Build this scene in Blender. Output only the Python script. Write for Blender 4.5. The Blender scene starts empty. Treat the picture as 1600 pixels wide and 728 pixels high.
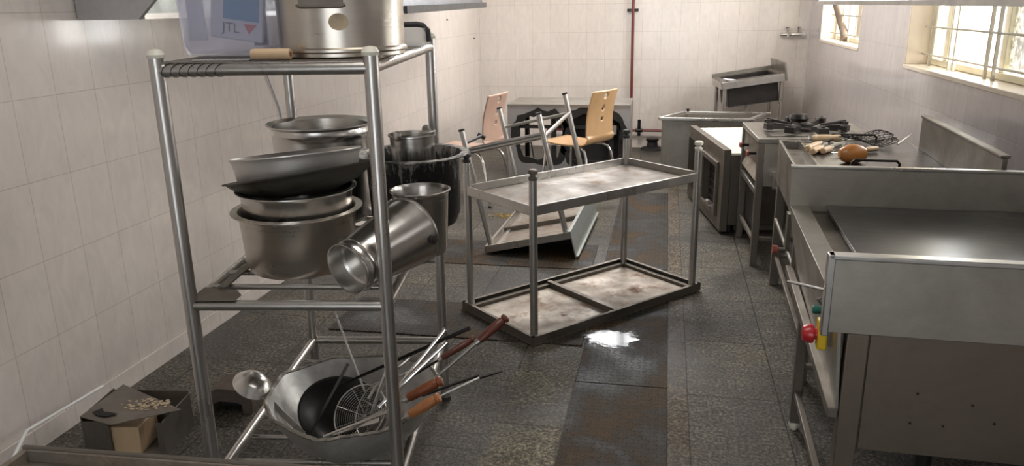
import bpy, bmesh, math, random
from mathutils import Vector, Matrix
from mathutils.geometry import tessellate_polygon
random.seed(7)
PI = math.pi
S = bpy.context.scene
C = S.collection

# ------------------------------------------------------------------ camera
RW = ((0.98118, 0.03780, -0.18837), (0.19113, -0.28006, 0.94080), (-0.01615, -0.95918, -0.28229))
PX, PY, F, CH = 800.0, 364.0, 1207.0, 1.55
def _orth():
    y = Vector((1045-PX, 5-PY, F)).normalized()
    d = Vector((870-PX, 4470-PY, F)).normalized()
    d = (d - y*d.dot(y)).normalized()
    z = -d
    x = y.cross(z)
    return x, y, z
AX, AY, AZ = _orth()
def ray(px, py):
    v = Vector((px-PX, py-PY, F))
    return Vector((AX.dot(v), AY.dot(v), AZ.dot(v)))
def at(px, py, axis, val):
    """point of the place seen at a photo pixel, on the plane axis = val"""
    r = ray(px, py); o = Vector((0, 0, CH)); k = 'xyz'.index(axis)
    return o + r*((val-o[k])/r[k])
cam = bpy.data.objects.new('camera', bpy.data.cameras.new('camera'))
C.objects.link(cam)
cam.data.sensor_width = 36.0
cam.data.lens = F/1600*36.0
cam.data.clip_start = 0.05
# camera axes in world: right = components x of the three rows, etc.
right = Vector((AX.x, AY.x, AZ.x)); down = Vector((AX.y, AY.y, AZ.y)); fwd = Vector((AX.z, AY.z, AZ.z))
M = Matrix((( right.x, -down.x, -fwd.x, 0), (right.y, -down.y, -fwd.y, 0), (right.z, -down.z, -fwd.z, CH), (0, 0, 0, 1)))
cam.matrix_world = M
S.camera = cam

# ------------------------------------------------------------------ light
S.view_settings.view_transform = 'Standard'
S.view_settings.look = 'None'
S.view_settings.exposure = 0.22
S.view_settings.gamma = 1.0
S.view_settings.use_curve_mapping = False
w = bpy.data.worlds.new('sky'); S.world = w; w.use_nodes = True
bg = w.node_tree.nodes['Background']; bg.inputs[0].default_value = (0.92, 0.96, 1.0, 1); bg.inputs[1].default_value = 2.2
def area(name, loc, rot, sx, sy, power, col=(1, 1, 1)):
    l = bpy.data.lights.new(name, 'AREA'); l.shape = 'RECTANGLE'; l.size = sx; l.size_y = sy; l.energy = power; l.color = col
    o = bpy.data.objects.new(name, l); o.location = loc; o.rotation_euler = rot; C.objects.link(o); return o
# daylight entering by the right-hand windows, the far ventilator and the doorway behind the camera
area('daylight_window', (2.35, 4.0, 1.75), (0, PI/2, 0), 1.5, 3.2, 260, (1, .985, .96))
area('daylight_window', (2.35, 7.25, 1.75), (0, PI/2, 0), 1.5, 2.4, 150, (1, .985, .96))
area('daylight_ventilator', (-0.75, 8.95, 2.5), (-PI/2, 0, 0), 1.5, .5, 30, (.95, .97, 1))
area('ceiling_fill', (-0.4, 5.9, 2.93), (0, 0, 0), 1.2, .9, 68, (1, .96, .91))  # added fill light below the ceiling, mid-room; no fixture there
area('ceiling_fill', (-0.4, 1.6, 2.93), (0, 0, 0), 1.2, .9, 16, (1, .96, .91))  # weaker added fill overhead near the camera, out of view

# ------------------------------------------------------------------ materials
def nmat(name):
    m = bpy.data.materials.new(name); m.use_nodes = True
    nt = m.node_tree; b = nt.nodes['Principled BSDF']
    return m, nt, b
def noise(nt, scale, detail=4, rough=.55, vec=None, dist=0):
    n = nt.nodes.new('ShaderNodeTexNoise'); n.inputs['Scale'].default_value = scale
    n.inputs['Detail'].default_value = detail; n.inputs['Roughness'].default_value = rough
    n.inputs['Distortion'].default_value = dist
    if vec is not None: nt.links.new(vec, n.inputs['Vector'])
    return n.outputs['Fac']
def ramp(nt, fac, stops):
    r = nt.nodes.new('ShaderNodeValToRGB'); e = r.color_ramp.elements
    while len(e) < len(stops): e.new(.5)
    for el, (p, c) in zip(e, stops):
        el.position = p; el.color = c if len(c) == 4 else (*c, 1)
    nt.links.new(fac, r.inputs[0]); return r.outputs[0]
def mix(nt, fac, a, b, mode='MIX'):
    m = nt.nodes.new('ShaderNodeMix'); m.data_type = 'RGBA'; m.blend_type = mode
    for i, v in ((0, fac), (6, a), (7, b)):
        if isinstance(v, (int, float)): m.inputs[i].default_value = v
        elif isinstance(v, tuple): m.inputs[i].default_value = v if len(v) == 4 else (*v, 1)
        else: nt.links.new(v, m.inputs[i])
    return m.outputs[2]
def math_(nt, op, a, b=None):
    m = nt.nodes.new('ShaderNodeMath'); m.operation = op
    for i, v in ((0, a), (1, b)):
        if v is None: continue
        if isinstance(v, (int, float)): m.inputs[i].default_value = v
        else: nt.links.new(v, m.inputs[i])
    return m.outputs[0]
def bump(nt, b, h, strength, dist=.002):
    n = nt.nodes.new('ShaderNodeBump'); n.inputs['Strength'].default_value = strength; n.inputs['Distance'].default_value = dist
    nt.links.new(h, n.inputs['Height']); nt.links.new(n.outputs[0], b.inputs['Normal'])
def pos(nt):
    return nt.nodes.new('ShaderNodeNewGeometry').outputs['Position']
def objc(nt):
    return nt.nodes.new('ShaderNodeTexCoord').outputs['Object']
def mapping(nt, vec, scale=(1, 1, 1), rot=(0, 0, 0), loc=(0, 0, 0)):
    n = nt.nodes.new('ShaderNodeMapping'); n.inputs['Scale'].default_value = scale
    n.inputs['Rotation'].default_value = rot; n.inputs['Location'].default_value = loc
    nt.links.new(vec, n.inputs['Vector']); return n.outputs[0]

def steel(name, col, rough=.3, grime=.4, gcol=(.09, .07, .05), metal=1.0, brush=(1, 1, 1), gscale=5, scratch=.25, rust=None):
    m, nt, b = nmat(name)
    v = objc(nt)
    g = noise(nt, gscale, 8, .65, v, .4)
    gm = ramp(nt, g, [(.35, (0, 0, 0)), (.8, (1, 1, 1))])
    gf = math_(nt, 'MULTIPLY', gm, grime)
    br = noise(nt, 40, 6, .6, mapping(nt, v, brush))
    c0 = mix(nt, br, tuple(x*.82 for x in col), tuple(min(1, x*1.12) for x in col))
    c = mix(nt, gf, c0, gcol)
    if rust:
        rn = noise(nt, 7, 8, .7, mapping(nt, v, (1, 1, 1), loc=(3, 5, 1)))
        rm = ramp(nt, rn, [(.5, (0, 0, 0)), (.68, (1, 1, 1))])
        rf = math_(nt, 'MULTIPLY', rm, rust[1])
        c = mix(nt, rf, c, rust[0])
        gf = math_(nt, 'MAXIMUM', gf, rf)
    nt.links.new(c, b.inputs['Base Color'])
    mt = math_(nt, 'MULTIPLY', math_(nt, 'SUBTRACT', 1.0, math_(nt, 'MULTIPLY', gf, .75)), metal)
    nt.links.new(mt, b.inputs['Metallic'])
    r = math_(nt, 'ADD', math_(nt, 'MULTIPLY', gf, .45), math_(nt, 'ADD', rough-.08, math_(nt, 'MULTIPLY', br, .16)))
    nt.links.new(r, b.inputs['Roughness'])
    bump(nt, b, br, scratch, .0006)
    return m
def plain(name, col, rough=.5, metal=0, var=.2, scale=12, bmp=0.0, trans=0, alpha=1, coat=0):
    m, nt, b = nmat(name)
    n = noise(nt, scale, 6, .6, objc(nt))
    c = mix(nt, n, tuple(x*(1-var) for x in col), tuple(min(1, x*(1+var)) for x in col))
    nt.links.new(c, b.inputs['Base Color'])
    b.inputs['Roughness'].default_value = rough; b.inputs['Metallic'].default_value = metal
    b.inputs['Transmission Weight'].default_value = trans; b.inputs['Alpha'].default_value = alpha
    b.inputs['Coat Weight'].default_value = coat
    if bmp: bump(nt, b, n, bmp, .003)
    return m
def wood(name, c1, c2, axis=2, rough=.45, coat=.2, scale=1):
    m, nt, b = nmat(name)
    sc = [60*scale, 60*scale, 60*scale]; sc[axis] = 4*scale
    n = noise(nt, 1, 6, .6, mapping(nt, objc(nt), tuple(sc)))
    n2 = noise(nt, 9, 4, .6, objc(nt))
    c = mix(nt, n, c1, c2); c = mix(nt, math_(nt, 'MULTIPLY', n2, .35), c, tuple(x*.5 for x in c1))
    nt.links.new(c, b.inputs['Base Color']); b.inputs['Roughness'].default_value = rough; b.inputs['Coat Weight'].default_value = coat
    bump(nt, b, n, .15, .001)
    return m
def tile_mat(name, along, base, dirt=.25, streak=0.0):
    m, nt, b = nmat(name)
    p = pos(nt)
    sp = nt.nodes.new('ShaderNodeSeparateXYZ'); nt.links.new(p, sp.inputs[0])
    cb = nt.nodes.new('ShaderNodeCombineXYZ')
    nt.links.new(sp.outputs[along], cb.inputs[0])
    nt.links.new(math_(nt, 'ADD', sp.outputs[2], -.08+.295*4), cb.inputs[1])
    v = mapping(nt, cb.outputs[0], (1, 1, 1), loc=(20.07, 0, 0))
    br = nt.nodes.new('ShaderNodeTexBrick'); nt.links.new(v, br.inputs['Vector'])
    br.offset = 0; br.squash = 1
    for k, val in (('Scale', 1), ('Mortar Size', .0017), ('Mortar Smooth', .3), ('Bias', 0), ('Brick Width', .2), ('Row Height', .295)):
        br.inputs[k].default_value = val
    br.inputs['Color1'].default_value = (.975, .975, .975, 1); br.inputs['Color2'].default_value = (1.0, 1.0, 1.0, 1)
    br.inputs['Mortar'].default_value = (1, 1, 1, 1)
    mb = noise(nt, 9, 7, .6, mapping(nt, p, (1.6, 1.6, .7)), 1.2)
    c = ramp(nt, mb, [(.3, tuple(x*.93 for x in base)), (.55, base), (.75, tuple(min(1, x*1.06) for x in base))])
    c = mix(nt, 1.0, c, br.outputs['Color'], 'MULTIPLY')
    # thin film of greasy dirt, heavier low down and blotchy
    dn = noise(nt, 1.3, 6, .6, p)
    dm = ramp(nt, dn, [(.45, (0, 0, 0)), (.75, (1, 1, 1))])
    low = nt.nodes.new('ShaderNodeMapRange'); low.inputs[1].default_value = .9; low.inputs[2].default_value = 0; low.inputs[3].default_value = 0.15; low.inputs[4].default_value = 1
    nt.links.new(sp.outputs[2], low.inputs[0])
    df = math_(nt, 'MULTIPLY', math_(nt, 'MULTIPLY', dm, low.outputs[0]), dirt)
    c = mix(nt, df, c, (.20, .17, .14))
    if streak:
        st = noise(nt, 1, 5, .6, mapping(nt, p, (16, 16, .5)))
        c = mix(nt, math_(nt, 'MULTIPLY', ramp(nt, st, [(.4, (0, 0, 0)), (.8, (1, 1, 1))]), streak), c, (.34, .3, .29))
    # cracks in the glaze
    c = mix(nt, math_(nt, 'MULTIPLY', br.outputs['Fac'], .42), c, (.3, .25, .21))
    nt.links.new(c, b.inputs['Base Color'])
    nt.links.new(math_(nt, 'ADD', .10, math_(nt, 'MULTIPLY', dn, .22)), b.inputs['Roughness'])
    b.inputs['Coat Weight'].default_value = .6; b.inputs['Coat Roughness'].default_value = .09
    inv = math_(nt, 'SUBTRACT', 1.0, br.outputs['Fac'])
    wob = math_(nt, 'ADD', inv, math_(nt, 'MULTIPLY', noise(nt, 6, 2, .5, p), .5))
    bump(nt, b, wob, .35, .002)
    return m

CREAM = (.79, .72, .665)
MT = {}
MT['tile_left'] = tile_mat('glazed cream wall tile', 1, CREAM, .35)
MT['tile_back'] = tile_mat('glazed cream back wall tile', 0, CREAM, .45)
MT['tile_right'] = tile_mat('glazed cream smoke streaked tile', 1, (.60, .55, .54), .4, .18)
MT['plaster'] = plain('white plaster', (.75, .73, .7), .8)
MT['sill'] = plain('cream sill stone', (.78, .68, .55), .35, var=.08)
MT['frame'] = plain('cream painted window frame', (.72, .66, .48), .45, var=.12)
def thin_glass(name, frost):
    m, nt, b = nmat(name); out = nt.nodes['Material Output']
    tr = nt.nodes.new('ShaderNodeBsdfTransparent'); mx = nt.nodes.new('ShaderNodeMixShader')
    b.inputs['Base Color'].default_value = (.75, .74, .70, 1); b.inputs['Roughness'].default_value = .1
    if frost:
        n = noise(nt, 38, 6, .75, mapping(nt, objc(nt), (1, 1, .6)), 1.2)
        f = ramp(nt, n, [(.40, (.45,)*3), (.58, (.97,)*3)]); nt.links.new(f, mx.inputs[0]); bump(nt, b, n, .8, .004)
    else: mx.inputs[0].default_value = .06
    nt.links.new(tr.outputs[0], mx.inputs[1]); nt.links.new(b.outputs[0], mx.inputs[2]); nt.links.new(mx.outputs[0], out.inputs[0])
    return m
MT['frosted'] = thin_glass('frosted patterned glass', True)
MT['glass'] = thin_glass('clear window glass', False)
MT['rod'] = plain('grey painted grille rod', (.42, .38, .3), .5)
MT['steel'] = steel('brushed stainless sheet', (.40, .38, .34), .30, .5, brush=(1, 25, 1))
MT['steel_x'] = steel('brushed stainless sheet along x', (.50, .47, .41), .34, .55, brush=(1, 1, 25), gscale=3)
MT['steel_tube'] = steel('stainless tube', (.62, .60, .57), .26, .3, brush=(.3, .3, .05), gscale=3, scratch=.02)
MT['steel_dull'] = steel('dull dirty steel', (.25, .225, .195), .42, .65, brush=(1, 10, 1), gscale=4)
MT['steel_tray'] = steel('grimy shelf sheet', (.27, .25, .225), .42, .85, (.07, .05, .035), gscale=3.2, rust=((.16, .08, .035), .55))
MT['steel_rusty'] = steel('rust stained underside sheet', (.44, .40, .35), .45, .75, (.12, .085, .055), gscale=5, rust=((.20, .10, .05), .85))
MT['pot'] = steel('polished pot steel', (.68, .66, .63), .22, .12, (.12, .1, .08), brush=(.1, .1, 1.2), gscale=2, scratch=.03)
MT['pot_warm'] = steel('satin pot steel', (.66, .61, .54), .27, .15, (.14, .11, .08), brush=(.1, .1, 1.2), gscale=2, scratch=.02)
MT['alu'] = steel('dull beaten aluminium', (.68, .68, .66), .36, .7, (.12, .11, .10), brush=(.5, .5, .5), gscale=7, scratch=1.0)
MT['alu_rim'] = steel('crusted aluminium rim', (.42, .39, .34), .55, .95, (.05, .04, .03), gscale=30, scratch=1)
MT['satin'] = steel('satin pan steel', (.74, .71, .67), .42, .1, brush=(.1, .1, 1), gscale=2, scratch=.02, metal=.75)
MT['karahi'] = steel('worn black pan iron', (.17, .16, .135), .38, .7, (.03, .025, .02), gscale=9)
MT['steel_brown'] = steel('browned stainless panel', (.27, .225, .18), .38, .6, (.07, .05, .035), brush=(1, 1, 20), gscale=2.5)
MT['iron'] = plain('black seasoned iron', (.018, .016, .015), .38, .6, .5, 20, .2)
MT['soot'] = plain('matt soot black', (.012, .011, .010), .75, 0, .5, 15, .3)
MT['iron_grey'] = plain('worn black iron', (.055, .05, .048), .45, .7, .4, 15, .2)
MT['wood_red'] = wood('dark red turned wood', (.10, .022, .012), (.17, .045, .025))
MT['wood_orange'] = wood('orange turned wood', (.38, .13, .035), (.52, .21, .07))
MT['wood_brown'] = wood('brown turned wood', (.24, .065, .022), (.35, .11, .04))
MT['wood_pale'] = wood('pale turned wood', (.62, .42, .24), (.74, .56, .36))
MT['ply'] = wood('honey plywood', (.68, .40, .19), (.80, .52, .28), 2, .35, .4, .5)
MT['ply_pink'] = wood('faded pinkish plywood', (.55, .36, .28), (.64, .45, .36), 2, .5, .1, .5)
MT['chrome'] = plain('chrome tube', (.75, .75, .74), .14, 1, .08)
MT['cap'] = plain('off white plastic cap', (.72, .70, .60), .45, var=.1)
MT['rubber'] = plain('dark rubber', (.03, .03, .03), .6)
MT['red'] = plain('red plastic', (.50, .02, .025), .3, var=.1, coat=.3)
MT['dullred'] = plain('faded red valve', (.36, .09, .07), .5)
MT['yellow'] = plain('yellow plastic', (.75, .50, .02), .4, var=.1)
MT['green'] = plain('green plastic', (.02, .16, .13), .35)
MT['pipe_red'] = plain('maroon painted pipe', (.16, .03, .025), .4)
MT['white'] = plain('white plastic', (.8, .8, .78), .4, var=.05)
MT['insul'] = plain('whitish worn oven lid', (.72, .73, .64), .5, var=.15, scale=6, bmp=.2)
MT['bread'] = plain('orange brown glossy rind', (.50, .20, .05), .32, var=.3, scale=8, bmp=.15, coat=.2)
MT['stone'] = plain('brown grey broken masonry', (.11, .085, .065), .85, var=.5, scale=14, bmp=1.0)
MT['grain'] = plain('spilled yellow grains', (.42, .29, .09), .8, var=.5, scale=200, bmp=1.0)
MT['blue'] = plain('printed blue label', (.10, .30, .50), .5, var=.08)
MT['paper'] = plain('white printed paper', (.72, .73, .78), .6, var=.05)
MT['greyprint'] = plain('grey print', (.35, .36, .42), .6, var=.1)
MT['redprint'] = plain('red print', (.60, .12, .12), .6, var=.1)
MT['ink'] = plain('grey ink', (.12, .12, .16), .6)
MT['sticker'] = plain('worn tan sticker', (.50, .40, .27), .7, var=.3, scale=60)
MT['galv'] = steel('galvanised sheet', (.52, .55, .53), .45, .4, (.22, .24, .23), gscale=14, scratch=.5)
MT['hood'] = steel('dark hood steel', (.11, .115, .12), .35, .3, gscale=3)
MT['hood_light'] = steel('grey hood steel', (.55, .55, .56), .4, .2, gscale=3)

def plastic_mat():
    m, nt, b = nmat('translucent lavender plastic')
    b.inputs['Base Color'].default_value = (.62, .62, .74, 1); b.inputs['Roughness'].default_value = .25
    b.inputs['Transmission Weight'].default_value = .55; b.inputs['IOR'].default_value = 1.12; b.inputs['Alpha'].default_value = .45
    return m
MT['plastic'] = plastic_mat()
def clearplastic():
    m, nt, b = nmat('clear scratched plastic')
    b.inputs['Base Color'].default_value = (.8, .8, .78, 1); b.inputs['Roughness'].default_value = .2; b.inputs['Alpha'].default_value = .35
    return m
MT['clear'] = clearplastic()
MT['weathered'] = plain('weathered grey brown timber', (.20, .15, .11), .8)

def blackened():
    m, nt, b = nmat('soot flaked aluminium')
    v = objc(nt)
    n = noise(nt, 1, 8, .75, mapping(nt, v, (30, 30, 8)), .5)
    sp = nt.nodes.new('ShaderNodeSeparateXYZ'); nt.links.new(v, sp.inputs[0])
    hgt = math_(nt, 'MULTIPLY', sp.outputs[2], 1.1)
    k = ramp(nt, math_(nt, 'ADD', n, math_(nt, 'SUBTRACT', hgt, .275)), [(.47, (0, 0, 0)), (.54, (1, 1, 1))])
    c = mix(nt, k, (.012, .012, .013), (.36, .34, .31)); nt.links.new(c, b.inputs['Base Color'])
    nt.links.new(math_(nt, 'MULTIPLY', k, .75), b.inputs['Metallic']); b.inputs['Roughness'].default_value = .42
    bump(nt, b, n, .5, .002)
    return m
MT['blackened'] = blackened()

def hotplate():
    m, nt, b = nmat('oiled black griddle plate')
    v = objc(nt)
    n = noise(nt, 1, 8, .65, mapping(nt, v, (5, 22, 1)), .6)
    n2 = noise(nt, 2.2, 5, .6, v)
    n3 = noise(nt, 60, 4, .7, mapping(nt, v, (.5, 1.5, 1)))
    c = ramp(nt, n, [(.35, (.006, .005, .005)), (.58, (.02, .018, .016)), (.72, (.10, .088, .076))])
    nt.links.new(c, b.inputs['Base Color'])
    b.inputs['Metallic'].default_value = .75
    nt.links.new(math_(nt, 'ADD', .16, math_(nt, 'MULTIPLY', math_(nt, 'ADD', n, n2), .26)), b.inputs['Roughness'])
    b.inputs['Coat Weight'].default_value = .8; b.inputs['Coat Roughness'].default_value = .27
    bump(nt, b, math_(nt, 'ADD', n, math_(nt, 'MULTIPLY', n3, .5)), .45, .002)
    return m
MT['hotplate'] = hotplate()

def floor_mat(name, bw, rh, off, tint, shift=(0, 0, 0), mortar=.004):
    m, nt, b = nmat(name)
    p = pos(nt)
    br = nt.nodes.new('ShaderNodeTexBrick')
    nt.links.new(mapping(nt, p, (1, 1, 1), loc=(20+shift[0], 20+shift[1], 0)), br.inputs['Vector'])
    br.offset = off; br.squash = 1
    for k, val in (('Scale', 1), ('Mortar Size', mortar), ('Mortar Smooth', .4), ('Bias', 0), ('Brick Width', bw), ('Row Height', rh)):
        br.inputs[k].default_value = val
    br.inputs['Color1'].default_value = (.82, .82, .83, 1); br.inputs['Color2'].default_value = (1.08, 1.05, .98, 1); br.inputs['Mortar'].default_value = (.3, .28, .25, 1)
    sp = noise(nt, 75, 4, .85, p)
    big = noise(nt, 1.7, 7, .62, p, .6)
    mid = noise(nt, 7, 8, .7, mapping(nt, p, (1, 2.2, 1)))
    spc = ramp(nt, sp, [(.38, tuple(x*.25 for x in tint)), (.5, tint), (.62, tuple(min(1, x*3.2) for x in tint))])
    dirt = ramp(nt, big, [(.35, (.42, .40, .39)), (.55, (1, .97, .92)), (.75, (1.45, 1.34, 1.18))])
    dm = ramp(nt, mid, [(.3, (.55, .54, .53)), (.6, (1.05, 1.05, 1.05))])
    c = mix(nt, 1, spc, dirt, 'MULTIPLY'); c = mix(nt, 1, c, dm, 'MULTIPLY'); c = mix(nt, 1, c, br.outputs['Color'], 'MULTIPLY')
    nt.links.new(c, b.inputs['Base Color'])
    nt.links.new(ramp(nt, big, [(.3, (.36,)*3), (.65, (.68,)*3)]), b.inputs['Roughness'])
    b.inputs['Specular IOR Level'].default_value = .35
    h = math_(nt, 'ADD', math_(nt, 'MULTIPLY', sp, .5), math_(nt, 'MULTIPLY', math_(nt, 'SUBTRACT', 1, br.outputs['Fac']), 1.5))
    bump(nt, b, h, .5, .003)
    return m
MT['floor'] = floor_mat('speckled granite floor slabs', .365, .55, 0, (.098, .093, .082), (.305, .15, 0))
MT['strip'] = floor_mat('worn granite edging', 3.0, .66, 0, (.10, .082, .062), (0, .3, 0))
MT['slab_light'] = floor_mat('streaked olive slab', 3, .6, 0, (.115, .107, .085), (0, .2, 0))

def chequer():
    m, nt, b = nmat('wet rusty chequer plate')
    p = pos(nt)
    # raised dashes in two alternating directions
    sp = nt.nodes.new('ShaderNodeSeparateXYZ'); nt.links.new(p, sp.inputs[0])
    def fold(c, per, off=0):
        a = math_(nt, 'DIVIDE', math_(nt, 'ADD', c, 50*per+off), per)
        return math_(nt, 'SUBTRACT', math_(nt, 'FRACT', a), .5), math_(nt, 'FLOOR', a)
    P = .028
    fx, ix = fold(sp.outputs[0], P); fy, iy = fold(sp.outputs[1], P)
    par = math_(nt, 'MODULO', math_(nt, 'ADD', ix, iy), 2)
    sg = math_(nt, 'SUBTRACT', math_(nt, 'MULTIPLY', par, 2), 1)
    fxs = math_(nt, 'MULTIPLY', fx, sg)
    a = math_(nt, 'ADD', fxs, fy); d = math_(nt, 'SUBTRACT', fxs, fy)
    e = math_(nt, 'ADD', math_(nt, 'POWER', math_(nt, 'ABSOLUTE', math_(nt, 'MULTIPLY', a, 1.85)), 2), math_(nt, 'POWER', math_(nt, 'ABSOLUTE', math_(nt, 'MULTIPLY', d, 5.0)), 2))
    h = ramp(nt, e, [(.3, (1, 1, 1)), (1.0, (0, 0, 0))])
    big = noise(nt, 2.6, 7, .65, p, .5)
    fine = noise(nt, 40, 5, .7, p)
    base = ramp(nt, fine, [(.3, (.014, .014, .0145)), (.7, (.042, .039, .035))])
    rust = ramp(nt, big, [(.47, (0, 0, 0)), (.62, (1, 1, 1))])
    c = mix(nt, math_(nt, 'MULTIPLY', rust, .85), base, mix(nt, fine, (.020, .012, .008), (.15, .085, .028)))
    c = mix(nt, math_(nt, 'MULTIPLY', h, .5), c, (.15, .145, .13))
    nt.links.new(c, b.inputs['Base Color'])
    b.inputs['Specular IOR Level'].default_value = .18
    nt.links.new(ramp(nt, big, [(.3, (.24,)*3), (.55, (.6,)*3)]), b.inputs['Roughness'])
    bump(nt, b, math_(nt, 'ADD', h, math_(nt, 'MULTIPLY', fine, .3)), .9, .004)
    return m
MT['chequer'] = chequer()

def water_mat():
    m, nt, b = nmat('thin water film with painted glare')
    b.inputs['Base Color'].default_value = (.5, .5, .5, 1); b.inputs['Roughness'].default_value = .16  # pale base colour paints in the window glare on the wet plate
    v = objc(nt); n = noise(nt, 22, 7, .75, mapping(nt, v, (.6, 1.6, 1)))
    ln = nt.nodes.new('ShaderNodeVectorMath'); ln.operation = 'LENGTH'; nt.links.new(mapping(nt, v, (6.2, 8.5, 0)), ln.inputs[0])
    a_ = math_(nt, 'SUBTRACT', math_(nt, 'ADD', n, .42), math_(nt, 'MULTIPLY', ln.outputs['Value'], .62)); nt.links.new(ramp(nt, a_, [(.40, (0, 0, 0)), (.55, (.9,)*3)]), b.inputs['Alpha'])
    bump(nt, b, n, .1, .002)
    return m
MT['water'] = water_mat()

# ------------------------------------------------------------------ mesh helpers
class MB:
    def __init__(self): self.bm = bmesh.new()
    def box(self, x0, y0, z0, x1, y1, z1, M=None):
        vs = [self.bm.verts.new(Vector(p) if M is None else M @ Vector(p)) for p in
              ((x0,y0,z0),(x1,y0,z0),(x1,y1,z0),(x0,y1,z0),(x0,y0,z1),(x1,y0,z1),(x1,y1,z1),(x0,y1,z1))]
        for f in ((0,3,2,1),(4,5,6,7),(0,1,5,4),(1,2,6,5),(2,3,7,6),(3,0,4,7)): self.bm.faces.new([vs[i] for i in f])
        return self
    def hexa(self, pts):
        vs = [self.bm.verts.new(Vector(p)) for p in pts]
        for f in ((0,3,2,1),(4,5,6,7),(0,1,5,4),(1,2,6,5),(2,3,7,6),(3,0,4,7)): self.bm.faces.new([vs[i] for i in f])
        return self
    def tube(self, pts, r, seg=14, caps=True, closed=False):
        pts = [Vector(p) for p in pts]; n = len(pts)
        rs = r if isinstance(r, (list, tuple)) else [r]*n
        rings = []; up = None
        for i, p in enumerate(pts):
            if closed: t = (pts[(i+1) % n]-pts[i-1]).normalized()
            elif i == 0: t = (pts[1]-p).normalized()
            elif i == n-1: t = (p-pts[i-1]).normalized()
            else:
                t = ((pts[i+1]-p).normalized()+(p-pts[i-1]).normalized())
                t = t.normalized() if t.length > 1e-6 else (p-pts[i-1]).normalized()
            if up is None:
                up = Vector((0, 0, 1)) if abs(t.z) < .9 else Vector((1, 0, 0))
            a = t.cross(up)
            if a.length < 1e-5: a = t.orthogonal()
            a.normalize(); bb = a.cross(t).normalized(); up = bb
            rings.append([self.bm.verts.new(p+(a*math.cos(2*PI*k/seg)+bb*math.sin(2*PI*k/seg))*rs[i]) for k in range(seg)])
        m = n if closed else n-1
        for i in range(m):
            A, B = rings[i], rings[(i+1) % n]
            for k in range(seg): self.bm.faces.new((A[k], A[(k+1) % seg], B[(k+1) % seg], B[k]))
        if caps and not closed:
            self.bm.faces.new(rings[0][::-1]); self.bm.faces.new(rings[-1])
        return self
    def lathe(self, prof, seg=48, M=None, fn=None):
        rings = []
        for (r, z) in prof:
            if r < 1e-6:
                v = Vector((0, 0, z)); rings.append([self.bm.verts.new(M @ v if M else v)])
            else:
                ring = []
                for k in range(seg):
                    a = 2*PI*k/seg; v = Vector((r*math.cos(a), r*math.sin(a), z))
                    if fn: v = fn(v)
                    ring.append(self.bm.verts.new(M @ v if M else v))
                rings.append(ring)
        for A, B in zip(rings, rings[1:]):
            if len(A) == 1 and len(B) == 1: continue
            for k in range(seg):
                k2 = (k+1) % seg
                if len(A) == 1: self.bm.faces.new((A[0], B[k2], B[k]))
                elif len(B) == 1: self.bm.faces.new((A[k], A[k2], B[0]))
                else: self.bm.faces.new((A[k], A[k2], B[k2], B[k]))
        return self
    def poly(self, outer, holes, t, M=None):
        """sheet in the local XZ plane with holes, thickness t along +Y"""
        loops = [[Vector((x, z, 0)) for x, z in l] for l in [outer]+holes]
        flat = [v for l in loops for v in l]; tris = tessellate_polygon(loops)
        T = (lambda v: M @ v) if M else (lambda v: v)
        a = [self.bm.verts.new(T(Vector((v.x, 0, v.y)))) for v in flat]
        b = [self.bm.verts.new(T(Vector((v.x, t, v.y)))) for v in flat]
        for tr in tris:
            self.bm.faces.new([a[i] for i in tr]); self.bm.faces.new([b[i] for i in tr[::-1]])
        i0 = 0
        for l in loops:
            n = len(l)
            for i in range(n):
                p, q = i0+i, i0+(i+1) % n
                self.bm.faces.new((a[p], a[q], b[q], b[p]))
            i0 += n
        return self
    def prism(self, poly, x0, x1):
        """polygon in YZ extruded along X"""
        a = [self.bm.verts.new((x0, y, z)) for y, z in poly]; b = [self.bm.verts.new((x1, y, z)) for y, z in poly]
        n = len(poly)
        self.bm.faces.new(a[::-1]); self.bm.faces.new(b)
        for i in range(n): self.bm.faces.new((a[i], a[(i+1) % n], b[(i+1) % n], b[i]))
        return self
    def prism_z(self, poly, z0, z1):
        a = [self.bm.verts.new((x, y, z0)) for x, y in poly]; b = [self.bm.verts.new((x, y, z1)) for x, y in poly]
        n = len(poly)
        self.bm.faces.new(a[::-1]); self.bm.faces.new(b)
        for i in range(n): self.bm.faces.new((a[i], a[(i+1) % n], b[(i+1) % n], b[i]))
        return self
    def build(self, name, mat, parent=None, loc=None, rot=None, bevel=0, label=None):
        bmesh.ops.recalc_face_normals(self.bm, faces=self.bm.faces)
        me = bpy.data.meshes.new(name); self.bm.to_mesh(me); self.bm.free()
        for p in me.polygons: p.use_smooth = True
        me.set_sharp_from_angle(angle=.6)
        me.materials.append(MT[mat] if isinstance(mat, str) else mat)
        o = bpy.data.objects.new(name, me); C.objects.link(o)
        if parent: o.parent = parent
        if loc is not None: o.location = loc
        if rot is not None: o.rotation_euler = rot
        if bevel:
            bv = o.modifiers.new('bevel', 'BEVEL'); bv.width = bevel; bv.segments = 2; bv.limit_method = 'ANGLE'; bv.angle_limit = .8
        if label: o['label'] = label
        return o
def tag(o, label, cat, group=None):
    o['label'] = label; o['category'] = cat
    if group: o['group'] = group
    return o
def thing(name, label, cat, loc=(0, 0, 0), rot=(0, 0, 0), group=None):
    o = bpy.data.objects.new(name, None); C.objects.link(o); o.empty_display_size = .1
    o.location = loc; o.rotation_euler = rot
    return tag(o, label, cat, group)
def struct(name, mb, mat, bevel=0):
    o = mb.build(name, mat, bevel=bevel); o['kind'] = 'structure'; return o
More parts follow.
